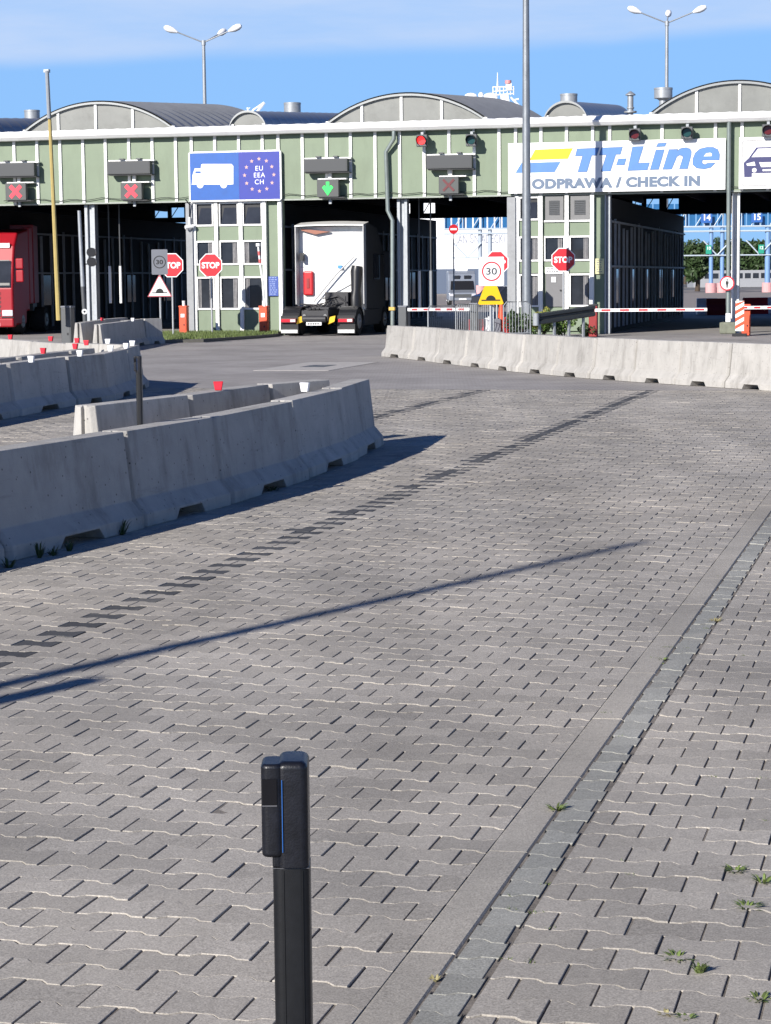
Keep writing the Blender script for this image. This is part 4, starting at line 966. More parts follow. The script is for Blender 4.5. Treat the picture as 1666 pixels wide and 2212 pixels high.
B('clip',mat('clip_blue',(.05,.25,.6),.5),t,.22,.34,cy-.17,cy-.07,2.05,2.15)
q=MB(); q.prism([(-.55+.5,3.2),(-.02,3.2),(-.5,3.12),(-.95,3.25),(-.95,3.30)][::-1],cy-.2,cy-.06); q.build('shadow_strip',mat('shadow_strip_brown',(.30,.12,.08),.6),t)  # brown sliver modelled for the slight shadow at the cab's upper left
q=MB(); q.box(cw+.001,cw+.02,cy+.9,cy+1.7,1.7,2.5); q.build('side_window',glass,t)
q=MB(); q.box(cw+.1,cw+.30,cy+1.9,cy+2.0,1.75,2.6); q.tube([(cw,cy+1.95,2.5),(cw+.12,cy+1.95,2.5)],.02,6); q.build('mirror',blk,t,bevel=.03)
B('side_skirt',tgrey,t,.85,1.13,1.7,3.7,.28,.78,bevel=.03); B('side_skirt',axle,t,-1.13,-.85,1.7,3.7,.28,.78,bevel=.03)
# ------------------------------------------------------------------ red lorry
tr=mat('truck_red',(.32,.005,.014),.45,var=.06)
sF,_=fp(28,700,.7); base=fac(sF-1.17,.7)
t=thing('red_lorry','red articulated lorry coming out of the left lane','lorry',base,R_(-5.5))
# local: x right along facade, y into building; lorry front at y=0
q=MB(); q.prism([(.0,.32),(.0,1.5),(.14,2.2),(.35,2.9),(.75,3.35),(2.1,3.5),(2.1,.75),(1.7,.75),(1.65,.32)],-1.15,1.15,axis='x'); q.build('cab',tr,t,bevel=.07,seg=3)
MB().add([(-1.0,.0,1.62),(1.04,.0,1.62),(1.0,.20,2.45),(-1.0,.20,2.45)],[(0,1,2,3)]).build('windscreen_seal',blk,t)
q=MB(); q.add([(-1.04,-.012,1.55),(1.08,-.012,1.55),(1.06,.17,2.42),(-1.02,.17,2.42)],[(0,1,2,3)]); q.build('windscreen',glass,t)
q=MB(); 
for k in range(6): q.box(-.85,.72,-.02,-.002,.62+k*.14,.70+k*.14)
q.build('grille',dgrey,t)
for sx_ in (-1,1):
    hl=B('headlight',mat('headlight',(.75,.75,.78),.15,.3),t,sx_*.95-.18,sx_*.95+.18,-.035,.01,.62,.82,bevel=.03)
    B('lamp_surround',blk,hl,sx_*.95-.2,sx_*.95+.2,-.02,.015,.56,.60)
    B('fog_lamp',mat('fog_lamp',(.6,.6,.62),.2),t,sx_*.9-.12,sx_*.9+.12,-.03,.0,.4,.5,bevel=.02)
    q=MB(); q.box(sx_*1.22-.0,sx_*1.22+.26*sx_,.12,.22,1.72,2.12); q.box(sx_*1.22,sx_*1.22+.26*sx_,.12,.22,2.15,2.5); q.build('mirror',tr,t,bevel=.04)
    wheel(t,sx_*.98,1.2,.43,.3); wheel(t,sx_*.9,4.2,.43,.5); 
B('bumper',tr,t,-1.16,1.16,-.06,.3,.26,.55,bevel=.05)
B('roof_sign',signwhite,t,.55,1.0,.28,.33,2.85,3.0)
tb=B('trailer_body',tr,t,-1.17,1.17,0,6.5,1.0,3.66,bevel=.02,loc=(-.05,2.7,0),rz=R_(11)); B('trailer_frame',blk,tb,-1.1,1.1,.1,6.4,.75,.99)
for y in (4.2,5.4):
    for sx_ in (-1,1): wheel(tb,sx_*.92,y,.43,.4)
B('cab_deflector',tr,t,.95,1.16,2.1,2.55,1.0,3.55,bevel=.03)
B('plate',signwhite,t,.2,.7,-.065,-.0605,.3,.4)
# ------------------------------------------------------------------ fences, guard rail, shrubs near the lamp post
def crowd_fence(p0,p1,h,label,nb=18):
    a=Vector((p0[0],p0[1],0)); b=Vector((p1[0],p1[1],0)); L=(b-a).length; rz=math.atan2((b-a).y,(b-a).x)
    t=thing('crowd_barrier',label,'railing',a,rz,'metal crowd barriers')
    q=MB(); q.tube([(0,0,.12),(0,0,h-.1),(.1,0,h),(L-.1,0,h),(L,0,h-.1),(L,0,.12)],.02,8); q.tube([(0,0,.18),(L,0,.18)],.018,8); q.build('frame',grey,t,smooth=True)
    q=MB()
    for k in range(1,nb): q.tube([(L*k/nb,0,.18),(L*k/nb,0,h-.01)],.009,6)
    q.build('bars',grey,t)
    q=MB(); q.tube([(.2,-.25,0),(.2,0,.15),(.2,.25,0)],.018,6); q.tube([(L-.2,-.25,0),(L-.2,0,.15),(L-.2,.25,0)],.018,6); q.build('foot',grey,t)
def ax(x,Y): return (A(x,700,Y).x,Y)
crowd_fence(ax(925,59.2),ax(985,60.4),.95,'left metal crowd barrier behind the sunlit concrete row',14)
crowd_fence(ax(985,60.3),ax(1066,59.4),.98,'middle metal crowd barrier with red plastic behind it',20)
crowd_fence(ax(1088,58.8),ax(1146,59.2),1.05,'right metal crowd barrier in front of the green shrub',9)
def water_barrier(x0,x1,Y,h,m,label):
    a=A(x0,700,Y); b=A(x1,700,Y); w=(b.x-a.x)/2
    t=thing('plastic_barrier',label,'plastic barrier',((a.x+b.x)/2,Y,0),0,'plastic road barriers')
    q=MB(); q.prism([(-.22,0),(.22,0),(.2,.15),(.09,.35),(.08,h),(-.08,h),(-.09,.35),(-.2,.15)],-w,w,axis='x'); q.build('body',m,t,bevel=.02)
    B('cap',m,t,-w*.15,w*.15,-.05,.05,h+.001,h+.04)
water_barrier(1012,1045,60.8,.55,red,'red plastic barrier behind the middle crowd barrier')
water_barrier(1047,1066,60.9,.58,signwhite,'white plastic barrier behind the middle crowd barrier')
water_barrier(1068,1082,60.9,.55,signgrey,'grey plastic barrier beside the white one')
water_barrier(1090,1101,60.6,.6,red,'narrow red plastic barrier beside the green shrub')
B_=A(1070,650,61.2); t=thing('orange_cone','orange plastic marker behind the yellow hump sign','cone',(A(1083,700,61).x,61,0)); MB().tube([(0,0,.04),(0,0,1.0)],[.16,.05],14).build('body',orange,t); B('foot',blk,t,-.2,.2,-.2,.2,0,.04)
# guard rail
a=A(1158,690,59.0); b=A(1284,671,60.4); t=thing('guard_rail','dark weathered steel guard rail rising to the right on short posts','guard rail',(a.x,59.0,0)); dx,dy=b.x-a.x,1.4; rz=math.atan2(dy,dx); L=math.hypot(dx,dy); t.rotation_euler.z=rz
za,zb=a.z,b.z
V=[];F=[];pr=[(0,.16),(-.05,.13),(-.05,.06),(.0,.02),(0,-.02),(-.05,-.06),(-.05,-.13),(0,-.16)]
for u,z in ((0,za),(L,zb)): V+=[(u,y,z+d_) for y,d_ in pr]
V+=[(x,y+.012,z) for x,y,z in V]
F=[(k,k+1,k+9,k+8) for k in range(7)]+[(16+k,24+k,25+k,17+k) for k in range(7)]
MB().add(V,F).build('rail',mat('guard_steel',(.05,.056,.058),.45,.4,var=.15),t)
MB().tube([(-.0,0,za-.17),(0,0,za+.17)],.09,12).build('end_piece',grey,t)
for k in range(4): B('post',grey,t,.15+k*L/4,.21+k*L/4,.02,.08,0,za+(zb-za)*k/4)
# ------------------------------------------------------------------ vegetation
def leafmat(name,c,a=.35):
    m=bpy.data.materials.new(name); m.use_nodes=True; t=m.node_tree; n=t.nodes; l=t.links; b=n['Principled BSDF']; b.inputs['Roughness'].default_value=.6
    g=n.new('ShaderNodeNewGeometry'); r=n.new('ShaderNodeMapRange'); r.inputs['To Min'].default_value=1-a; r.inputs['To Max'].default_value=1+a; l.new(g.outputs['Random Per Island'],r.inputs[0])
    v_=n.new('ShaderNodeVectorMath'); v_.operation='SCALE'; v_.inputs[0].default_value=c; l.new(r.outputs[0],v_.inputs['Scale']); l.new(v_.outputs[0],b.inputs['Base Color'])
    return m
lf1=leafmat('leaf_green',(.09,.16,.03)); lf2=leafmat('leaf_dark',(.035,.065,.02)); lf3=leafmat('leaf_yellow',(.30,.28,.05)); grs=leafmat('grass_blade',(.11,.15,.04),.5); dry=leafmat('dry_grass',(.26,.23,.11),.4)
def leaves(cs,n,size,squash=1):
    V=[];F=[]
    for i in range(n):
        c,r=cs[rng.integers(len(cs))]; d_=rng.normal(size=3); d_/=np.linalg.norm(d_); p=np.array(c)+d_*np.array(r)*rng.uniform(.45,1)**.5
        if p[2]<.01: p[2]=.02
        u=rng.normal(size=3); u/=np.linalg.norm(u); w_=np.cross(u,rng.normal(size=3)); w_/=np.linalg.norm(w_); sz=size*rng.uniform(.6,1.3)
        k=len(V); V+=[tuple(p-u*sz),tuple(p+w_*sz*.4),tuple(p+u*sz),tuple(p-w_*sz*.4)]; F.append((k,k+1,k+2,k+3))
    return MB().add(V,F)
def shrub(x,Y,w,h,label,m=lf1,n=900,yel=0):
    p=A(x,700,Y); t=thing('shrub',label,'shrub',(p.x,Y,0))
    cs=[((rng.uniform(-w,w)*.6,rng.uniform(-.3,.3),h*rng.uniform(.3,.75)),(w*.38,.3,h*.28)) for _ in range(7)]
    leaves(cs,n,.055).build('foliage',m,t)
    q=MB()
    for c,_ in cs[:5]: q.tube([(c[0]*.3,0,0),(c[0],c[1],c[2])],[.015,.006],5)
    q.build('stem',mat('bark',(.07,.05,.035),.9),t)
    if yel: leaves([((c[0][0],c[0][1]-.15,c[0][2]+.12),(w*.3,.15,h*.2)) for c in cs],yel,.03).build('blossom',lf3,t)
shrub(1118,60.2,.42,.9,'dark green shrub behind the right crowd barrier',lf2,1000)
shrub(1172,60.6,.35,.85,'yellow flowering shrub right of the lamp post',lf1,1100,700)
shrub(1215,61.2,.45,.75,'low green shrub under the right stop sign',lf1,900,60)
shrub(1265,61.4,.3,.4,'small grassy shrub beside the dark red boom gate',lf2,400)
# grass island in front of first booth
def poly_ground(name,pts,m,z0,z1,**k):
    return MB().prism(pts,z0,z1,axis='z').build(name,m,**k)
isl=[G(352,742)[0:2],G(395,742)[0:2],G(470,737),G(602,729),]
islp=[G(352,741),G(440,739),G(560,731),G(600,727)]+[tuple(fac(s1r+.05,.08)[:2]),tuple(fac(s1l-1.3,.08)[:2]),tuple(fac(s1l-1.5,-1.0)[:2])]
tag(poly_ground('kerb_island',islp,mat('island_kerb',(.12,.115,.10),.9,var=.2),-.02,.085),kind='structure')
V=[];F=[]
def inside(p,poly):
    x,y=p;c=False;n=len(poly)
    for i in range(n):
        x1,y1=poly[i];x2,y2=poly[(i+1)%n]
        if (y1>y)!=(y2>y) and x<(x2-x1)*(y-y1)/(y2-y1)+x1: c=not c
    return c
xs=[p[0] for p in islp]; ys=[p[1] for p in islp]; cnt=0
def blade(V,F,x,y,z,h,w=.006,lean=.4):
    a=rng.uniform(0,6.28); b=rng.uniform(0,6.28); l_=h*lean*rng.random(); k=len(V)
    V+=[(x-w*math.cos(a),y-w*math.sin(a),z),(x+w*math.cos(a),y+w*math.sin(a),z),(x+l_*math.cos(b),y+l_*math.sin(b),z+h)]; F.append((k,k+1,k+2))
cxm=sum(xs)/len(xs); cym=sum(ys)/len(ys); sm=[(cxm+(x-cxm)*.985,cym+(y-cym)*.95) for x,y in islp]
while cnt<16000:
    p=(rng.uniform(min(xs),max(xs)),rng.uniform(min(ys),max(ys)))
    if inside(p,sm): blade(V,F,p[0],p[1],.08,rng.uniform(.03,.12),.008); cnt+=1
tag(MB().add(V,F).build('grass',grs),'rough short grass on the island before the first booth','grass',kind='stuff')
# weeds along kerb and barrier feet
def weed(x,y,label,h=.05,n=26,r=.04,m=grs,broad=False):
    gx,gy=G(x,y); t=thing('weed',label,'weed',(gx,gy,-.004)); h*=.8; r*=.8; V=[];F=[]
    for i in range(n):
        a=rng.uniform(0,6.28); rr=r*rng.random()**.5*.35; L=rng.uniform(.5,1)*r; hh=h*rng.uniform(.3,1); k=len(V); w_=.0035 if not broad else .008
        x0,y0=rr*math.cos(a),rr*math.sin(a); nx,ny=-math.sin(a)*w_,math.cos(a)*w_
        V+=[(x0-nx,y0-ny,0),(x0+nx,y0+ny,0),(x0+nx+L*.6*math.cos(a),y0+ny+L*.6*math.sin(a),hh*.8),(x0-nx+L*.6*math.cos(a),y0-ny+L*.6*math.sin(a),hh*.8),(x0+L*math.cos(a),y0+L*math.sin(a),hh)]
        F+=[(k,k+1,k+2,k+3),(k+3,k+2,k+4)]
    MB().add(V,F).build('blades',m,t)
weed(1201,1748,'green weed tuft in the seam beside the kerb',.03,30,.05)
weed(1545,1342,'bright yellow green weed beside the edging blocks',.03,24,.05,dry)
weed(1512,2100,'upright green weed in the lower right paving',.05,30,.030)
weed(1464,2068,'spreading dark weed left of the upright one',.02,26,.07)
weed(1614,1960,'small weed near the right edge above the others',.025,24,.06)
weed(1640,2158,'broad weed at the lower right edge',.02,30,.04)
weed(1590,1880,'weedy patch filling a joint at the right',.02,30,.05)
weed(1650,1905,'weed close to the right frame edge',.03,22,.045)
weed(1440,2190,'tiny reddish weed at the bottom right',.015,16,.03,dry)
weed(1482,2198,'tiny green weed beside the reddish one',.015,18,.035)
weed(940,2117,'tiny dry sprig on the kerb seam near the bottom',.02,12,.02,dry)
weed(1433,1425,'small green sprig on the kerb seam further up',.02,16,.04)
V=[];F=[]
for _ in range(420):
    c_=walk[rng.integers(len(walk))] if rng.random()<.75 else edge[rng.integers(len(edge))]
    X_,Y_,_z=L2W(c_[0]+rng.uniform(-.1,.1),c_[1]+BW/2*(1 if rng.random()<.5 else -1)+rng.normal(0,.006))
    if Y_>13: continue
    dens=math.sin(X_*3.1)*math.sin(Y_*2.3+1)
    if dens<.15: continue
    for b_ in range(rng.integers(3,12)): blade(V,F,X_+rng.normal(0,.010),Y_+rng.normal(0,.004),-.004,rng.uniform(.004,.014),.0022,1.6)
tag(MB().add(V,F).build('joint_moss',grs),'tiny grass and moss growing in the pavement joints','moss',kind='stuff')
k=0
for x,y,h,r,lb in ((20,1226,.10,.08,'dark bushy weed at the foot of the near row, leftmost'),(85,1205,.15,.05,'tall thin weed at the barrier foot near the left edge'),(115,1200,.09,.06,'middle weed at the barrier foot near the left edge'),(150,1190,.1,.05,'short weed between two barrier feet at left'),(262,1155,.16,.09,'grassy tuft at the second near barrier joint'),(345,1128,.05,.10,'flat weed right of the second near barrier joint'),(590,1060,.05,.12,'low weed under the third barrier of the near row'),(735,998,.07,.07,'small weed near the tip of the near barrier row')):
    weed(x,y,lb,h,34,r,lf2)
# ------------------------------------------------------------------ lamp posts
t=thing('lamp_post','thick galvanised lamp post rising out of the frame in front of company sign','lamp post',(A(1138,700,60.5).x,60.5,0))
MB().tube([(0,0,0),(0,0,2.2),(0,0,12)],[.150,.135,.075],14).build('pole',mat('post_galvanised',(.24,.26,.28),.45,.5,var=.15,scale=5,stain=.35,stains=5,streak=True),t,smooth=True)
B('base_plate',grey,t,-.25,.25,-.25,.25,0,.03); q=MB(); q.box(-.05,.05,-.16,-.1,.5,1.0); q.build('hatch',grey,t)
def head(t,dx,dz,yaw,lbl='lamp_head'):
    # arm + head in direction yaw
    c,s=math.cos(yaw),math.sin(yaw)
    H0=(0,0,dz)
    L=1.25
    MB().tube([H0,(c*L,s*L,dz+.5)],.03,8).build('arm',grey,t)
    pts=[];rs=[]
    for k,(u,r) in enumerate(((L-.05,.05),(L+.05,.09),(L+.22,.15),(L+.42,.15),(L+.55,.09),(L+.58,.02))):
        pts.append((c*u,s*u,dz+.5+(u-L)*.4)); rs.append(r)
    MB().tube(pts,rs,14).build(lbl,signwhite,t,smooth=True)
def lamp3(x,ytop,Y,label,yaw0=0):
    p=A(x,ytop,Y); t=thing('street_lamp',label,'street lamp',(p.x,Y,0),0,'tall street lamps behind the gate hall')
    MB().tube([(0,0,0),(0,0,p.z*.5),(0,0,p.z)],[.13,.10,.075],12).build('pole',grey,t,smooth=True)
    MB().tube([(0,0,p.z-.12),(0,0,p.z+.1)],.10,12).build('collar',grey,t)
    for k,a in enumerate((R_(180+yaw0),R_(60+yaw0),R_(-10+yaw0)) if k_mode else (R_(180+yaw0),R_(80),R_(yaw0))): head(t,0,p.z,a)
k_mode=True
lamp3(440,92,100,'triple headed street lamp left of centre behind the roof',0)
k_mode=False
lamp3(1441,50,100,'triple headed street lamp at right behind the roof',0)
# unseen neighbours that throw the long shadows over the paving
tx_,ty_=G(1385,1171)
hh=7.0; dd=hh/math.tan(SEL); bx,by=tx_+SAZ[0]/n_*dd, ty_+SAZ[1]/n_*dd
t=thing('lamp_post','slim grey post standing left behind the viewer, seen by its long shadow','post',(bx,by,0)); MB().tube([(0,0,0),(0,0,hh)],[.085,.045],12).build('pole',grey,t)
tx_,ty_=G(195,1468)
hh=3.2; dd=hh/math.tan(SEL); bx,by=tx_+SAZ[0]/n_*dd, ty_+SAZ[1]/n_*dd
t=thing('sign_post','short grey post beside the slim one, seen by its shadow','post',(bx,by,0)); MB().tube([(0,0,0),(0,0,hh)],.07,12).build('pole',grey,t)
# ------------------------------------------------------------------ bollards (black)
bm_=mat('bollard_black',(.007,.0075,.009),.40,var=.35,scale=60,bump=.05,bscale=700); bm2=mat('bollard_head',(.007,.0075,.011),.36,var=.6,scale=70,bump=.08,bscale=400)
def bollard(px,py,Y,label):
    p=A(px,py,Y); t=thing('reader_bollard',label,'bollard',(p.x,Y,0),0,'slim black reader bollards'); z=p.z
    k=2.5/FV
    # local x in metres from image px at Y=3.8 with origin px 630
    def X(x): return (x-630)*k
    zt=z
    def Zp(y): return zt-(y-1630)*k*1.02
    n=10
    def rr(x0,x1,y0,y1,r,za,zb,name,m,par,bv):
        pts=[]
        for cx,cy,a in ((x1-r,y1-r,0),(x0+r,y1-r,90),(x0+r,y0+r,180),(x1-r,y0+r,270)):
            for q_ in range(7): b=R_(a+15*q_); pts.append((cx+r*math.cos(b),cy+r*math.sin(b)))
        o=MB().prism(pts,za,zb,axis='z').build(name,m,par,bevel=bv,seg=5); 
        for pl in o.data.polygons: pl.use_smooth=True
        o.data.set_sharp_from_angle(angle=R_(50)); return o
    def capped(x0,x1,y0,y1,r,za,zb,rad,name,m,par):
        pts=[]
        for cx,cy,a in ((x1-r,y1-r,0),(x0+r,y1-r,90),(x0+r,y0+r,180),(x1-r,y0+r,270)):
            for q_ in range(9): b=R_(a+90*q_/8); pts.append((cx+r*math.cos(b),cy+r*math.sin(b)))
        n_p=len(pts); mx_,my_=(x0+x1)/2,(y0+y1)/2; hw,hd=(x1-x0)/2,(y1-y0)/2
        rings=[(0,za+.001,.0015),(0,za+.002,0)]+[(0,zb-rad-(zb-za-rad)*(1-i/6),0) for i in range(1,6)]+[(0,zb-rad+rad*math.sin(R_(a)),rad*(1-math.cos(R_(a)))) for a in range(0,91,10)]
        V=[];F=[]
        for _,z_,ins in rings:
            V+=[(mx_+(x-mx_)*(hw-ins)/hw,my_+(y-my_)*(hd-ins)/hd,z_) for x,y in pts]
        for i in range(len(rings)-1):
            for q_ in range(n_p): F.append((i*n_p+q_,i*n_p+(q_+1)%n_p,(i+1)*n_p+(q_+1)%n_p,(i+1)*n_p+q_))
        F.append(tuple(range(n_p))[::-1]); F.append(tuple((len(rings)-1)*n_p+q_ for q_ in range(n_p)))
        o=MB().add(V,F).build(name,m,par)
        for pl in o.data.polygons: pl.use_smooth=True
        o.data.set_sharp_from_angle(angle=R_(50)); return o
    sh=rr(X(587),X(668),-.030,.030,.012,0,Zp(1863),'post',bm_,t,.002)
    q=MB(); q.box(X(611),X(612),-.0312,-.0302,0,Zp(1870)); q.build('post_groove',mat('groove',(.004,.004,.005),.6),t)
    q=MB(); q.box(X(652),X(652.7),-.0312,-.0302,0,Zp(1870)); q.build('post_groove',mat('groove',(.004,.004,.005),.6),t)
    h1=capped(X(600),X(667),-.0358,.034,.009,Zp(1864),Zp(1631),.0085,'head',bm2,t); B('head_skirt',bm2,h1,X(587.5),X(606),-.0325,.03,Zp(1863),Zp(1832),bevel=.003,seg=3)
    h2=rr(X(565),X(613),-.037,.014,.009,Zp(1838),Zp(1635),'reader_module',bm2,t,.0045)
    B('reader_window',mat('reader_glass',(.006,.006,.008),.12),h2,X(568),X(600),-.0381,-.0371,Zp(1722),Zp(1665),bevel=.0003)
    B('window_ledge',mat('ledge_grey',(.10,.10,.11),.4),h2,X(568),X(600),-.0383,-.0371,Zp(1725),Zp(1722.5))
    B('light_strip',mat('strip_blue',(.02,.12,.42),.3,emit=(.05,.35,1),estr=.03),h2,X(610.4),X(611.7),-.0380,-.0368,Zp(1826),Zp(1668))
    MB().disc(X(607),Zp(1852),.0014,-.0352,-.0342,12).build('screw',blk,h1)
    MB().box(X(588),X(668),-.0314,-.0303,Zp(1864.5),Zp(1863.2)).build('collar_line',mat('ledge_grey',(.1,.1,.11)),t)
    return t
bollard(630,1632,2.5,'close black reader bollard with blue light strip in the foreground')
bollard(300,768,15.8,'distant thin black reader bollard behind the near barrier row')
# ------------------------------------------------------------------ behind the hall
YB=131
def car_wheels(t,w,ys,r=.33):
    for y in ys:
        for s_ in (-1,1): wheel(t,s_*w,y,r,.22)
p=A(1000,658,YB); vb=mat('van_silver',(.30,.33,.38),.3,.4,var=.05)
t=thing('camper_van','silver blue camper van facing the viewer beyond the hall','van',(p.x,YB,0))
q=MB(); q.prism([(0,.35),(0,.95),(.75,1.15),(1.25,1.85),(1.5,2.35),(1.9,2.6),(5.4,2.6),(5.5,.4)],-1.0,1.0,axis='x'); q.build('body',vb,t,bevel=.08)
MB().add([(-.86,.70,1.18),(.86,.70,1.18),(.80,1.16,1.84),(-.80,1.16,1.84)],[(0,1,2,3)]).build('windscreen',blk,t); t.scale=(.86,.86,.82)
q=MB(); q.box(-.6,.6,-.02,-.002,.6,.85); q.build('grille',dgrey,t); B('plate',signwhite,t,-.27,.27,-.03,-.021,.42,.53)
for s_ in (-1,1): B('headlight',mat('headlight',(.7,.7,.7)),t,s_*.8-.15,s_*.8+.15,-.03,.0,.7,.88,bevel=.02); B('roof_window',glass,t,s_*.4-.25,s_*.4+.25,1.30,1.36,1.98,2.25)
car_wheels(t,.88,(.9,4.4)); B('roof_box',signwhite,t,-.45,.45,1.9,2.8,2.601,2.8,bevel=.03)
p=A(1040,658,122); t=thing('dark_car','dark car parked beside the camper van beyond the hall','car',(p.x,122,0),R_(-40)); t.scale=(.85,.85,.85)
q=MB(); q.prism([(0,.3),(0,.75),(.9,.95),(1.6,1.4),(3.0,1.42),(3.9,.95),(4.3,.9),(4.3,.3)],-.88,.88,axis='x'); q.build('body',mat('car_dark',(.03,.032,.04),.25,coat=.5),t,bevel=.06); car_wheels(t,.8,(.8,3.5)); MB().add([(-.7,.9,1.0),(.7,.9,1.0),(.62,1.55,1.37),(-.62,1.55,1.37)],[(0,1,2,3)]).build('windscreen',glass,t)
# moored ship
YS=225
def sx_at(x,Y=YS): return A(x,600,Y).x
swh=mat('ship_white',(.80,.81,.82),.5,var=.04,scale=.3); 
t=thing('ferry','white ferry moored behind the hall, its masts above the roof','ship',(sx_at(820),YS,0))
x0=sx_at(520)-sx_at(820); x1=sx_at(1128)-sx_at(820); 
q=MB(); q.prism([(x0,0),(x1-1.5,0),(x1,4),(x1,13),(x0,13)],0,14); q.build('hull',swh,t)
B('superstructure',swh,t,x0+2,x1-1.0,1,12,13,17.5)
xm=sx_at(1097)-sx_at(820); zt=A(1097,150,YS).z
def zz(y): return A(1097,y,YS).z
q=MB()
q.tube([(sx_at(1080)-sx_at(820),3,zz(192)),(sx_at(1080)-sx_at(820),3,zz(150))],[.12,.03],8)
q.add([(a,b,c) for a,b,c in []],[])
q.prism([(xm-.35,zz(250)),(xm+.75,zz(250)),(xm+.25,zz(198)),(xm-.55,zz(198))],2.6,3.6)
for yy in (182,192,200):
    q.tube([(sx_at(1070)-sx_at(820),3,zz(yy)),(sx_at(1115)-sx_at(820),3,zz(yy-(3 if yy>182 else 0)))],.07,6)
for xx in (1070,1077,1085,1093,1101,1108,1115): q.tube([(sx_at(xx)-sx_at(820),3,zz(200)),(sx_at(xx)-sx_at(820),3,zz(181))],.05,6)
q.box(sx_at(1098)-sx_at(820),sx_at(1110)-sx_at(820),2.8,3.3,zz(190),zz(174))
q.tube([(sx_at(1108)-sx_at(820),3,zz(205)),(sx_at(1128)-sx_at(820),3,zz(225))],.12,6); q.tube([(sx_at(1112)-sx_at(820),3,zz(212)),(sx_at(1126)-sx_at(820),3,zz(209))],.10,6)
q.build('mast',swh,t)
MB().tube([(sx_at(1103)-sx_at(820),3,zz(175)),(sx_at(1103)-sx_at(820),3,zz(168))],.35,10).build('radome',mat('radome_red',(.6,.25,.25),.5),t)
def ell(x,y,rx,rz): 
    q=MB(); V=[];F=[];c=(sx_at(x)-sx_at(820),3,zz(y)); n,m=12,8
    pts=[];rs=[]
    for k in range(m+1):
        a=math.pi*k/m; pts.append((c[0]-rx*math.cos(a),c[1],c[2])); rs.append(max(.01,rz*math.sin(a)))
    q.tube(pts,rs,12); return q.build('life_raft',swh,t,smooth=True)
ell(1022,201,.65,.32); ell(1044,200,.28,.34); ell(1065,202,.75,.36); B('raft_rack',swh,t,sx_at(1010)-sx_at(820),sx_at(1078)-sx_at(820),2,4,zz(225),zz(206))
xk=lambda x: sx_at(x)-sx_at(820)
q=MB(); q.box(xk(535),xk(547),2,4,zz(255),zz(232)); q.tube([(xk(538),3,zz(232)),(xk(538),3,zz(222))],.1,6); q.tube([(xk(552),3,zz(240)),(xk(574),3,zz(211))],.16,6); q.tube([(xk(548),3,zz(228)),(xk(572),3,zz(212))],.10,6); q.tube([(xk(552),3,zz(240)),(xk(548),3,zz(228))],.12,6); q.tube([(xk(562),3,zz(240)),(xk(560),3,zz(228))],.10,6); q.tube([(xk(535),3,zz(223)),(xk(543),3,zz(223))],.05,6)
q.build('deck_crane',swh,t)
q=text('JAN ŚNIADECKI','lettering',mat('ship_letter',(.3,.32,.38),.6),t,1.3,(0,-.02,A(1020,513,YS).z-.2),ext=.01); fitx(q,xk(985),xk(1090))
B('waterline',mat('ship_blue',(.10,.13,.19),.5),t,x0,x1-1.2,-.05,-.01,0,2.6)
# gantry
YG=205; gb=mat('gantry_blue',(.17,.30,.52),.5,.1,var=.08); gw=mat('gantry_white',(.45,.52,.58),.5)
t=thing('lane_gantry','blue steel walkway gantry with lane numbers 14 and 15 beyond hall','gantry',(sx_at(1530,YG),YG,0)); gx=lambda x: sx_at(x,YG)-sx_at(1530,YG); gz=lambda y: A(1500,y,YG).z
for x,wd in ((1536,9),(1560,9),(1658,12),(1680,9),(1038,9),(1059,9),(1410,9)):
    c=MB().tube([(gx(x),0,0),(gx(x),0,gz(492))],wd/2*YG/FV,12).build('column',gb if x>1400 else mat('gantry_grey',(.35,.40,.46),.5),t,smooth=True)
    MB().tube([(gx(x),0,0),(gx(x),0,gz(612))],.52,16).build('footing',mat('footing_pink',(.62,.33,.33),.7,var=.1),c)
q=MB()
for y in (458,490,500,552): q.tube([(gx(960),-.3,gz(y)),(gx(1760),-.3,gz(y))],.09 if y!=552 else .07,6)
for k in range(40):
    xa=960+20*k; q.tube([(gx(xa),-.3,gz(490)),(gx(xa+ (20 if k%2 else 0)),-.3,gz(458))],.05,6)
for x in (1548,1640,1700,1400,1010): q.tube([(gx(x-30),-.3,gz(520)),(gx(x),-.3,gz(552))],.07,6); q.tube([(gx(x+30),-.3,gz(520)),(gx(x),-.3,gz(552))],.07,6)
q.build('truss',gw,t)
q=MB()
for k in range(52): q.box(gx(962+k*15.5),gx(962+k*15.5+12.5),.0,.1,gz(489),gz(440))
q.build('glazing',mat('gantry_glass',(.03,.13,.30),.15,var=.3,scale=.8),t)
for x,s_ in ((1524,'14'),(1632,'15')):
    pl=B('number_plate',mat('plate_blue',(.03,.12,.40),.5),t,gx(x-12),gx(x+12),-.5,-.42,gz(482),gz(463)); qq=text(s_,'lettering',signwhite,t,.8,(gx(x),-.52,gz(471)),ext=.01,bold=.02)
for x,s_ in ((1529,'10'),(1642,'12')):
    pl=B('number_plate',mat('plate_green',(.02,.30,.20),.5),t,gx(x-6),gx(x+6),-.5,-.42,gz(549),gz(530)); text(s_,'lettering',signwhite,t,.42,(gx(x),-.52,gz(537)),ext=.01,bold=.01)
p=A(980,495,100); t=thing('no_entry_sign','round red no entry sign on a thin pole beyond the hall','road sign',(p.x,100,0))
MB().tube([(0,.05,0),(0,.05,p.z)],.03,8).build('post',polem,t); MB().disc(0,p.z,.22,-.01,.01,24).build('plate',signred,t); B('bar',signwhite,t,-.15,.15,-.016,-.0105,p.z-.045,p.z+.045)
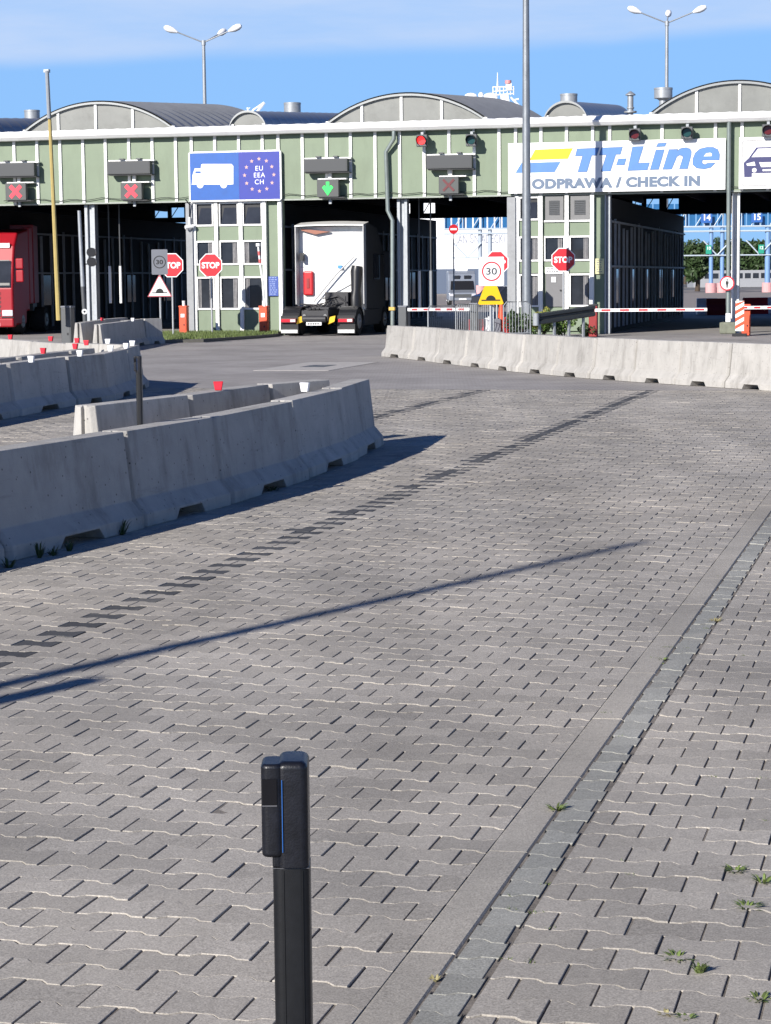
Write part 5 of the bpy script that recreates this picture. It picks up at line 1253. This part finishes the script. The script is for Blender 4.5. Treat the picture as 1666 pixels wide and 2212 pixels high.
# trees beyond
def tree(x,Y,h,r,label,m=lf2,n=2600):
    p=A(x,600,Y); h=h*1.12; t=thing('tree',label,'tree',(p.x,Y,0),0,'trees far beyond the hall')
    q=MB(); q.tube([(0,0,0),(.1,0,h*.35),(0,.1,h*.8)],[.28,.2,.05],8)
    cs=[]
    for k in range(16):
        a=rng.uniform(0,6.28); d_=r*rng.uniform(.1,.75); zz_=h*rng.uniform(.35,.9); c=(d_*math.cos(a),d_*math.sin(a),zz_); cs.append((c,(r*.42,r*.42,h*.16))); q.tube([(0,0,h*.3),c],[.1,.03],5)
    q.build('trunk',mat('bark',(.07,.05,.035)),t); leaves(cs,n,.42).build('crown',m,t)
for k,(x,Y,h,r) in enumerate(((1500,300,5.8,4),(1590,330,6.3,4.5),(1450,320,5.6,4),(1650,310,6.0,4),(1545,360,6.2,5),(1705,340,6.5,5),(1400,350,6.3,5),(1620,380,6.6,5.5),(1480,390,6.9,6),(1760,330,6.6,5),(1507,225,4.4,1.7))):
    tree(x,Y,h,r,f'{ORD[k]} in depth of the green trees seen through the right lane')
t=thing('office_block','low white building with a band of windows far beyond the right lane','building',(A(1625,600,290).x,290,0))
B('wall',mat('block_grey',(.30,.31,.33),.7,var=.1),t,-8,8,0,6,0,2.3); q=MB()
for k in range(14): q.box(-7.6+k*1.1,-7.6+k*1.1+.8,-.03,-.003,1.2,1.9)
q.build('windows',glass,t)
# red and white barriers and ramp behind right lanes
for x,Y,m,w_,lb in ((1547,92,dred,.42,'dark red plastic barrier seen through the right lane'),(1528,93,signwhite,.45,'white plastic barrier left of the dark red one'),(1632,94,red,.55,'red plastic barrier behind the orange boom gate'),(1660,94.3,signwhite,.4,'white plastic barrier behind the orange boom gate')):
    a=A(x,600,Y); q=thing('plastic_barrier',lb,'plastic barrier',(a.x,Y,0),0,'plastic road barriers'); MB().prism([(-.25,0),(.25,0),(.22,.15),(.1,.35),(.09,.72),(-.09,.72),(-.1,.45),(-.22,.2)],-w_,w_,axis='x').build('body',m,q,bevel=.02)
tag(MB().add([fac(-60,25.6,-.0035),fac(80,25.6,-.0035),fac(80,180,-.0035),fac(-60,180,-.0035)],[(0,1,2,3)]).build('quay',mat('quay_asphalt',(.25,.22,.20),.9,var=.15,scale=.5)),kind='structure')
# hoses/chains hanging inside the left lane
for x,y0,y1,m,lb in ((234,440,655,white,'thin white height gauge chain hanging left in the dark lane'),(257,440,655,white,'second white height gauge chain hanging in the dark lane'),(905,432,668,white,'left white hanging pole in the dark middle lane'),(930,432,668,grey,'right grey pole in the dark middle lane')):
    s_,z1=fp(x,y0,1.2); z0=fp(x,y1,1.2)[1]; q=thing('hanging_pole',lb,'pole',fac(s_,1.2,0),TH)
    MB().tube([(0,0,z0),(0,0,z0+1.2)],.05,8).build('lower_section',m,q); MB().tube([(0,0,z0+1.2),(0,0,ZC)],.025,8).build('upper_section',dgrey,q)
# camera on the booth post
s_,z_=fp(409,490,-.2); t=thing('security_camera','small white camera bracketed on the grey post left of booth','camera',fac(s_,0,z_),TH)
MB().tube([(-.1,-.3,-.02),(.12,-.15,.02)],.06,10).build('body',signwhite,t); B('bracket',signwhite,t,-.03,.03,-.2,-.12,-.1,.3); MB().tube([(0,-.14,.3),(.02,-.2,.7),(-.1,-.2,.85)],.02,6).build('cable',blk,t)
